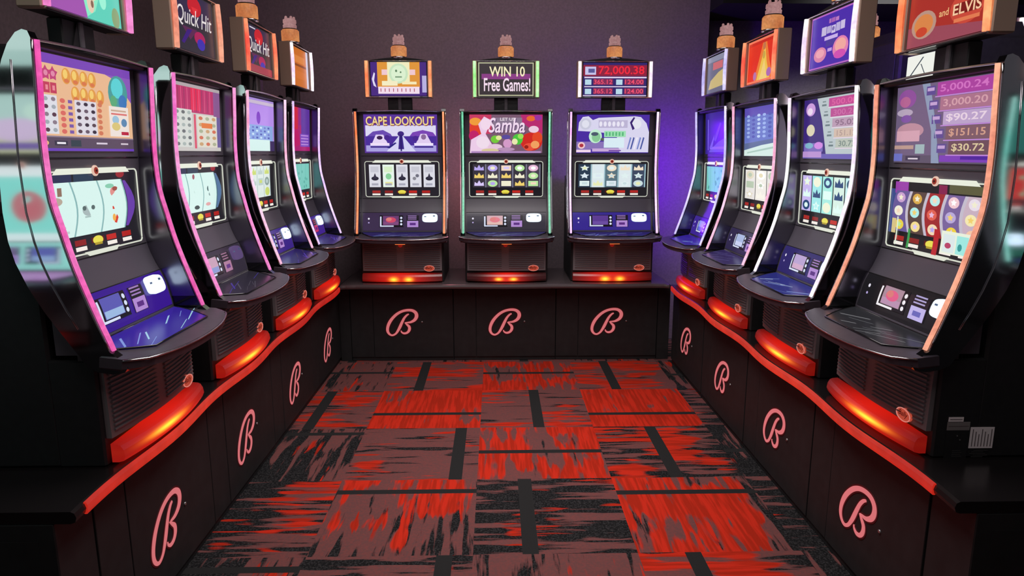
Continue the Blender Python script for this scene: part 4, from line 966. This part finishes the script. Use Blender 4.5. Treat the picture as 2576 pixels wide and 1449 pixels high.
# ---------------------------------------------------------------- things beyond the right row
def tall_back(loc, wd, ht, label, candle=True):
    t = thing('gaming_cabinet', label, 'slot machine', loc, 0, 'cabinets in the row behind the right one')
    part('cabinet_body', None, lambda mb: (mb.bbox((0,-wd/2,0),(.25,wd/2,ht-.06),'dark_grey_panel',.01), mb.prism([(-.0+.01,ht-.06),(.25,ht-.06),(.22,ht),(.05,ht)],'y',-wd/2+.02,wd/2-.02,'dark_grey_panel')), t)
    part('rear_panel', None, lambda mb: mb.bbox((-.006,-wd/2+.04,ht-.75),(.0,wd/2-.04,ht-.12),'dark_grey_panel',.002), t)
    if candle: part('signal_candle', 0, candle_fn, t, loc=(.12,wd/2-.10,ht))
    return t
tall_back((2.02,3.90,0), .66, 2.15, 'tall dark cabinet seen from behind, lit purple, lamp on its top', True)
tall_back((2.02,3.27,0), .46, 2.08, 'tall dark cabinet seen from behind, between the purple and red signs', False)
machine(GX, (2.73,3.42,ZL), 0, 'slot machine at the right edge beyond the nearest right machine, green light strip', 'slot machines further right')
tag(part('plinth', None, lambda mb: mb.bbox((2.37,3.25,0),(3.1,4.0,ZL-.001),'pedestal_laminate',.004)), 'dark plinth under the green-lit slot machine at the right edge', 'cabinet')
# machine across the aisle to the left; it shows as the mint reflection on the nearest left cheek
machine(LX, (-2.27,.50,ZL), math.pi, 'mint-lit slot machine across the left aisle, mirrored on the nearest polished cheek', 'slot machines across the left aisle')
tag(part('plinth', None, lambda mb: mb.bbox((-2.75,-.10,0),(-1.80,.64,ZL-.001),'pedestal_laminate',.004)), 'dark plinth under the mint-lit slot machine across the left aisle', 'cabinet')
machine(GX, (3.02,.20,ZL), math.pi, 'green-lit slot machine across the right aisle, mirrored on the nearest right cheek', 'slot machines across the right aisle')
tag(part('plinth', None, lambda mb: mb.bbox((2.6,-.45,0),(3.5,.34,ZL-.001),'pedestal_laminate',.004)), 'dark plinth under the green-lit slot machine across the right aisle', 'cabinet')
# glowing white panel on the nearest right machine, in place of a far screen
def far_screen_fn(mb):
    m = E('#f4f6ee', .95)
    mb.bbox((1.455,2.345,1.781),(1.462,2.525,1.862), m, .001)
    for a, b, c, d in (((2.505,1.788),(2.43,1.852),.0035,0),((2.44,1.83),(2.41,1.79),.002,0)):
        mb.sweep([(1.4535,a[0],a[1]),(1.4535,b[0],b[1])], E('#506070',.5), c, .0006, (0,1,0))
tag(part('far_screen_panel', None, far_screen_fn), 'small glowing white panel with a dark line under the red sign, standing in for a far screen', 'screen')
# papers on the side of the nearest right machine
yS = 1.9715
def lab(name, x0, z0, x1, z1, m, lines, label, vert=False):
    def fn(mb):
        mb.box((x0,yS-.0016,z0),(x1,yS,z1),m)
        for k in range(lines):
            if vert:
                xx = x0+(x1-x0)*(k+.8)/(lines+.6); mb.box((xx-.0012,yS-.002,z0+.006),(xx+.0012,yS-.0017,z1-.006-.008*(k%3)),'ink')
            else:
                zz = z0+(z1-z0)*(k+.7)/(lines+.4); mb.box((x0+.004,yS-.002,zz-.001),(x1-.004-.006*(k%2),yS-.0017,zz+.001),'ink')
    return tag(part(name, None, fn), label, 'sticker')

MT = mat('sticker_line','#3a3838',.6)
lab('rating_label', 1.378,.726,1.424,.740,'paper',1,'small pale strip label, topmost on the right machine side')
lab('warning_label', 1.376,.698,1.446,.7245,'paper_grey',1,'grey label strip under the small pale one on the right machine side')
lab('printed_paper_label', 1.4505,.639,1.524,.707,'paper',7,'pale printed paper with vertical lines on the side of the nearest right machine', True)
def door_fn(mb):
    mb.box((1.376,yS-.0016,.600),(1.446,yS,.6965),'satin_black')
    for x, z in ((1.378,.6015),(1.444,.6015),(1.41,.68),(1.42,.667)): mb.lathe([(.0022,0),(.0022,.0028)],'screw',(x,yS,z),8,'y')
    for k in range(4): mb.box((1.40,yS-.0021,.612+.006*k),(1.43-.004*(k%2),yS-.0016,.6145+.006*k),MT)
tag(part('service_plate', None, door_fn), 'small black screwed plate below the labels on the right machine side', 'plate')
def print_fn(mb):
    for k in range(6): mb.box((1.456+.006*(k%3),yS-.0012,.604+.0052*k),(1.512-.007*((k+1)%3),yS-.0002,.6065+.0052*k),MT)
tag(part('printed_notice', None, print_fn), 'faint grey printed notice under the paper label on the right machine', 'sticker')
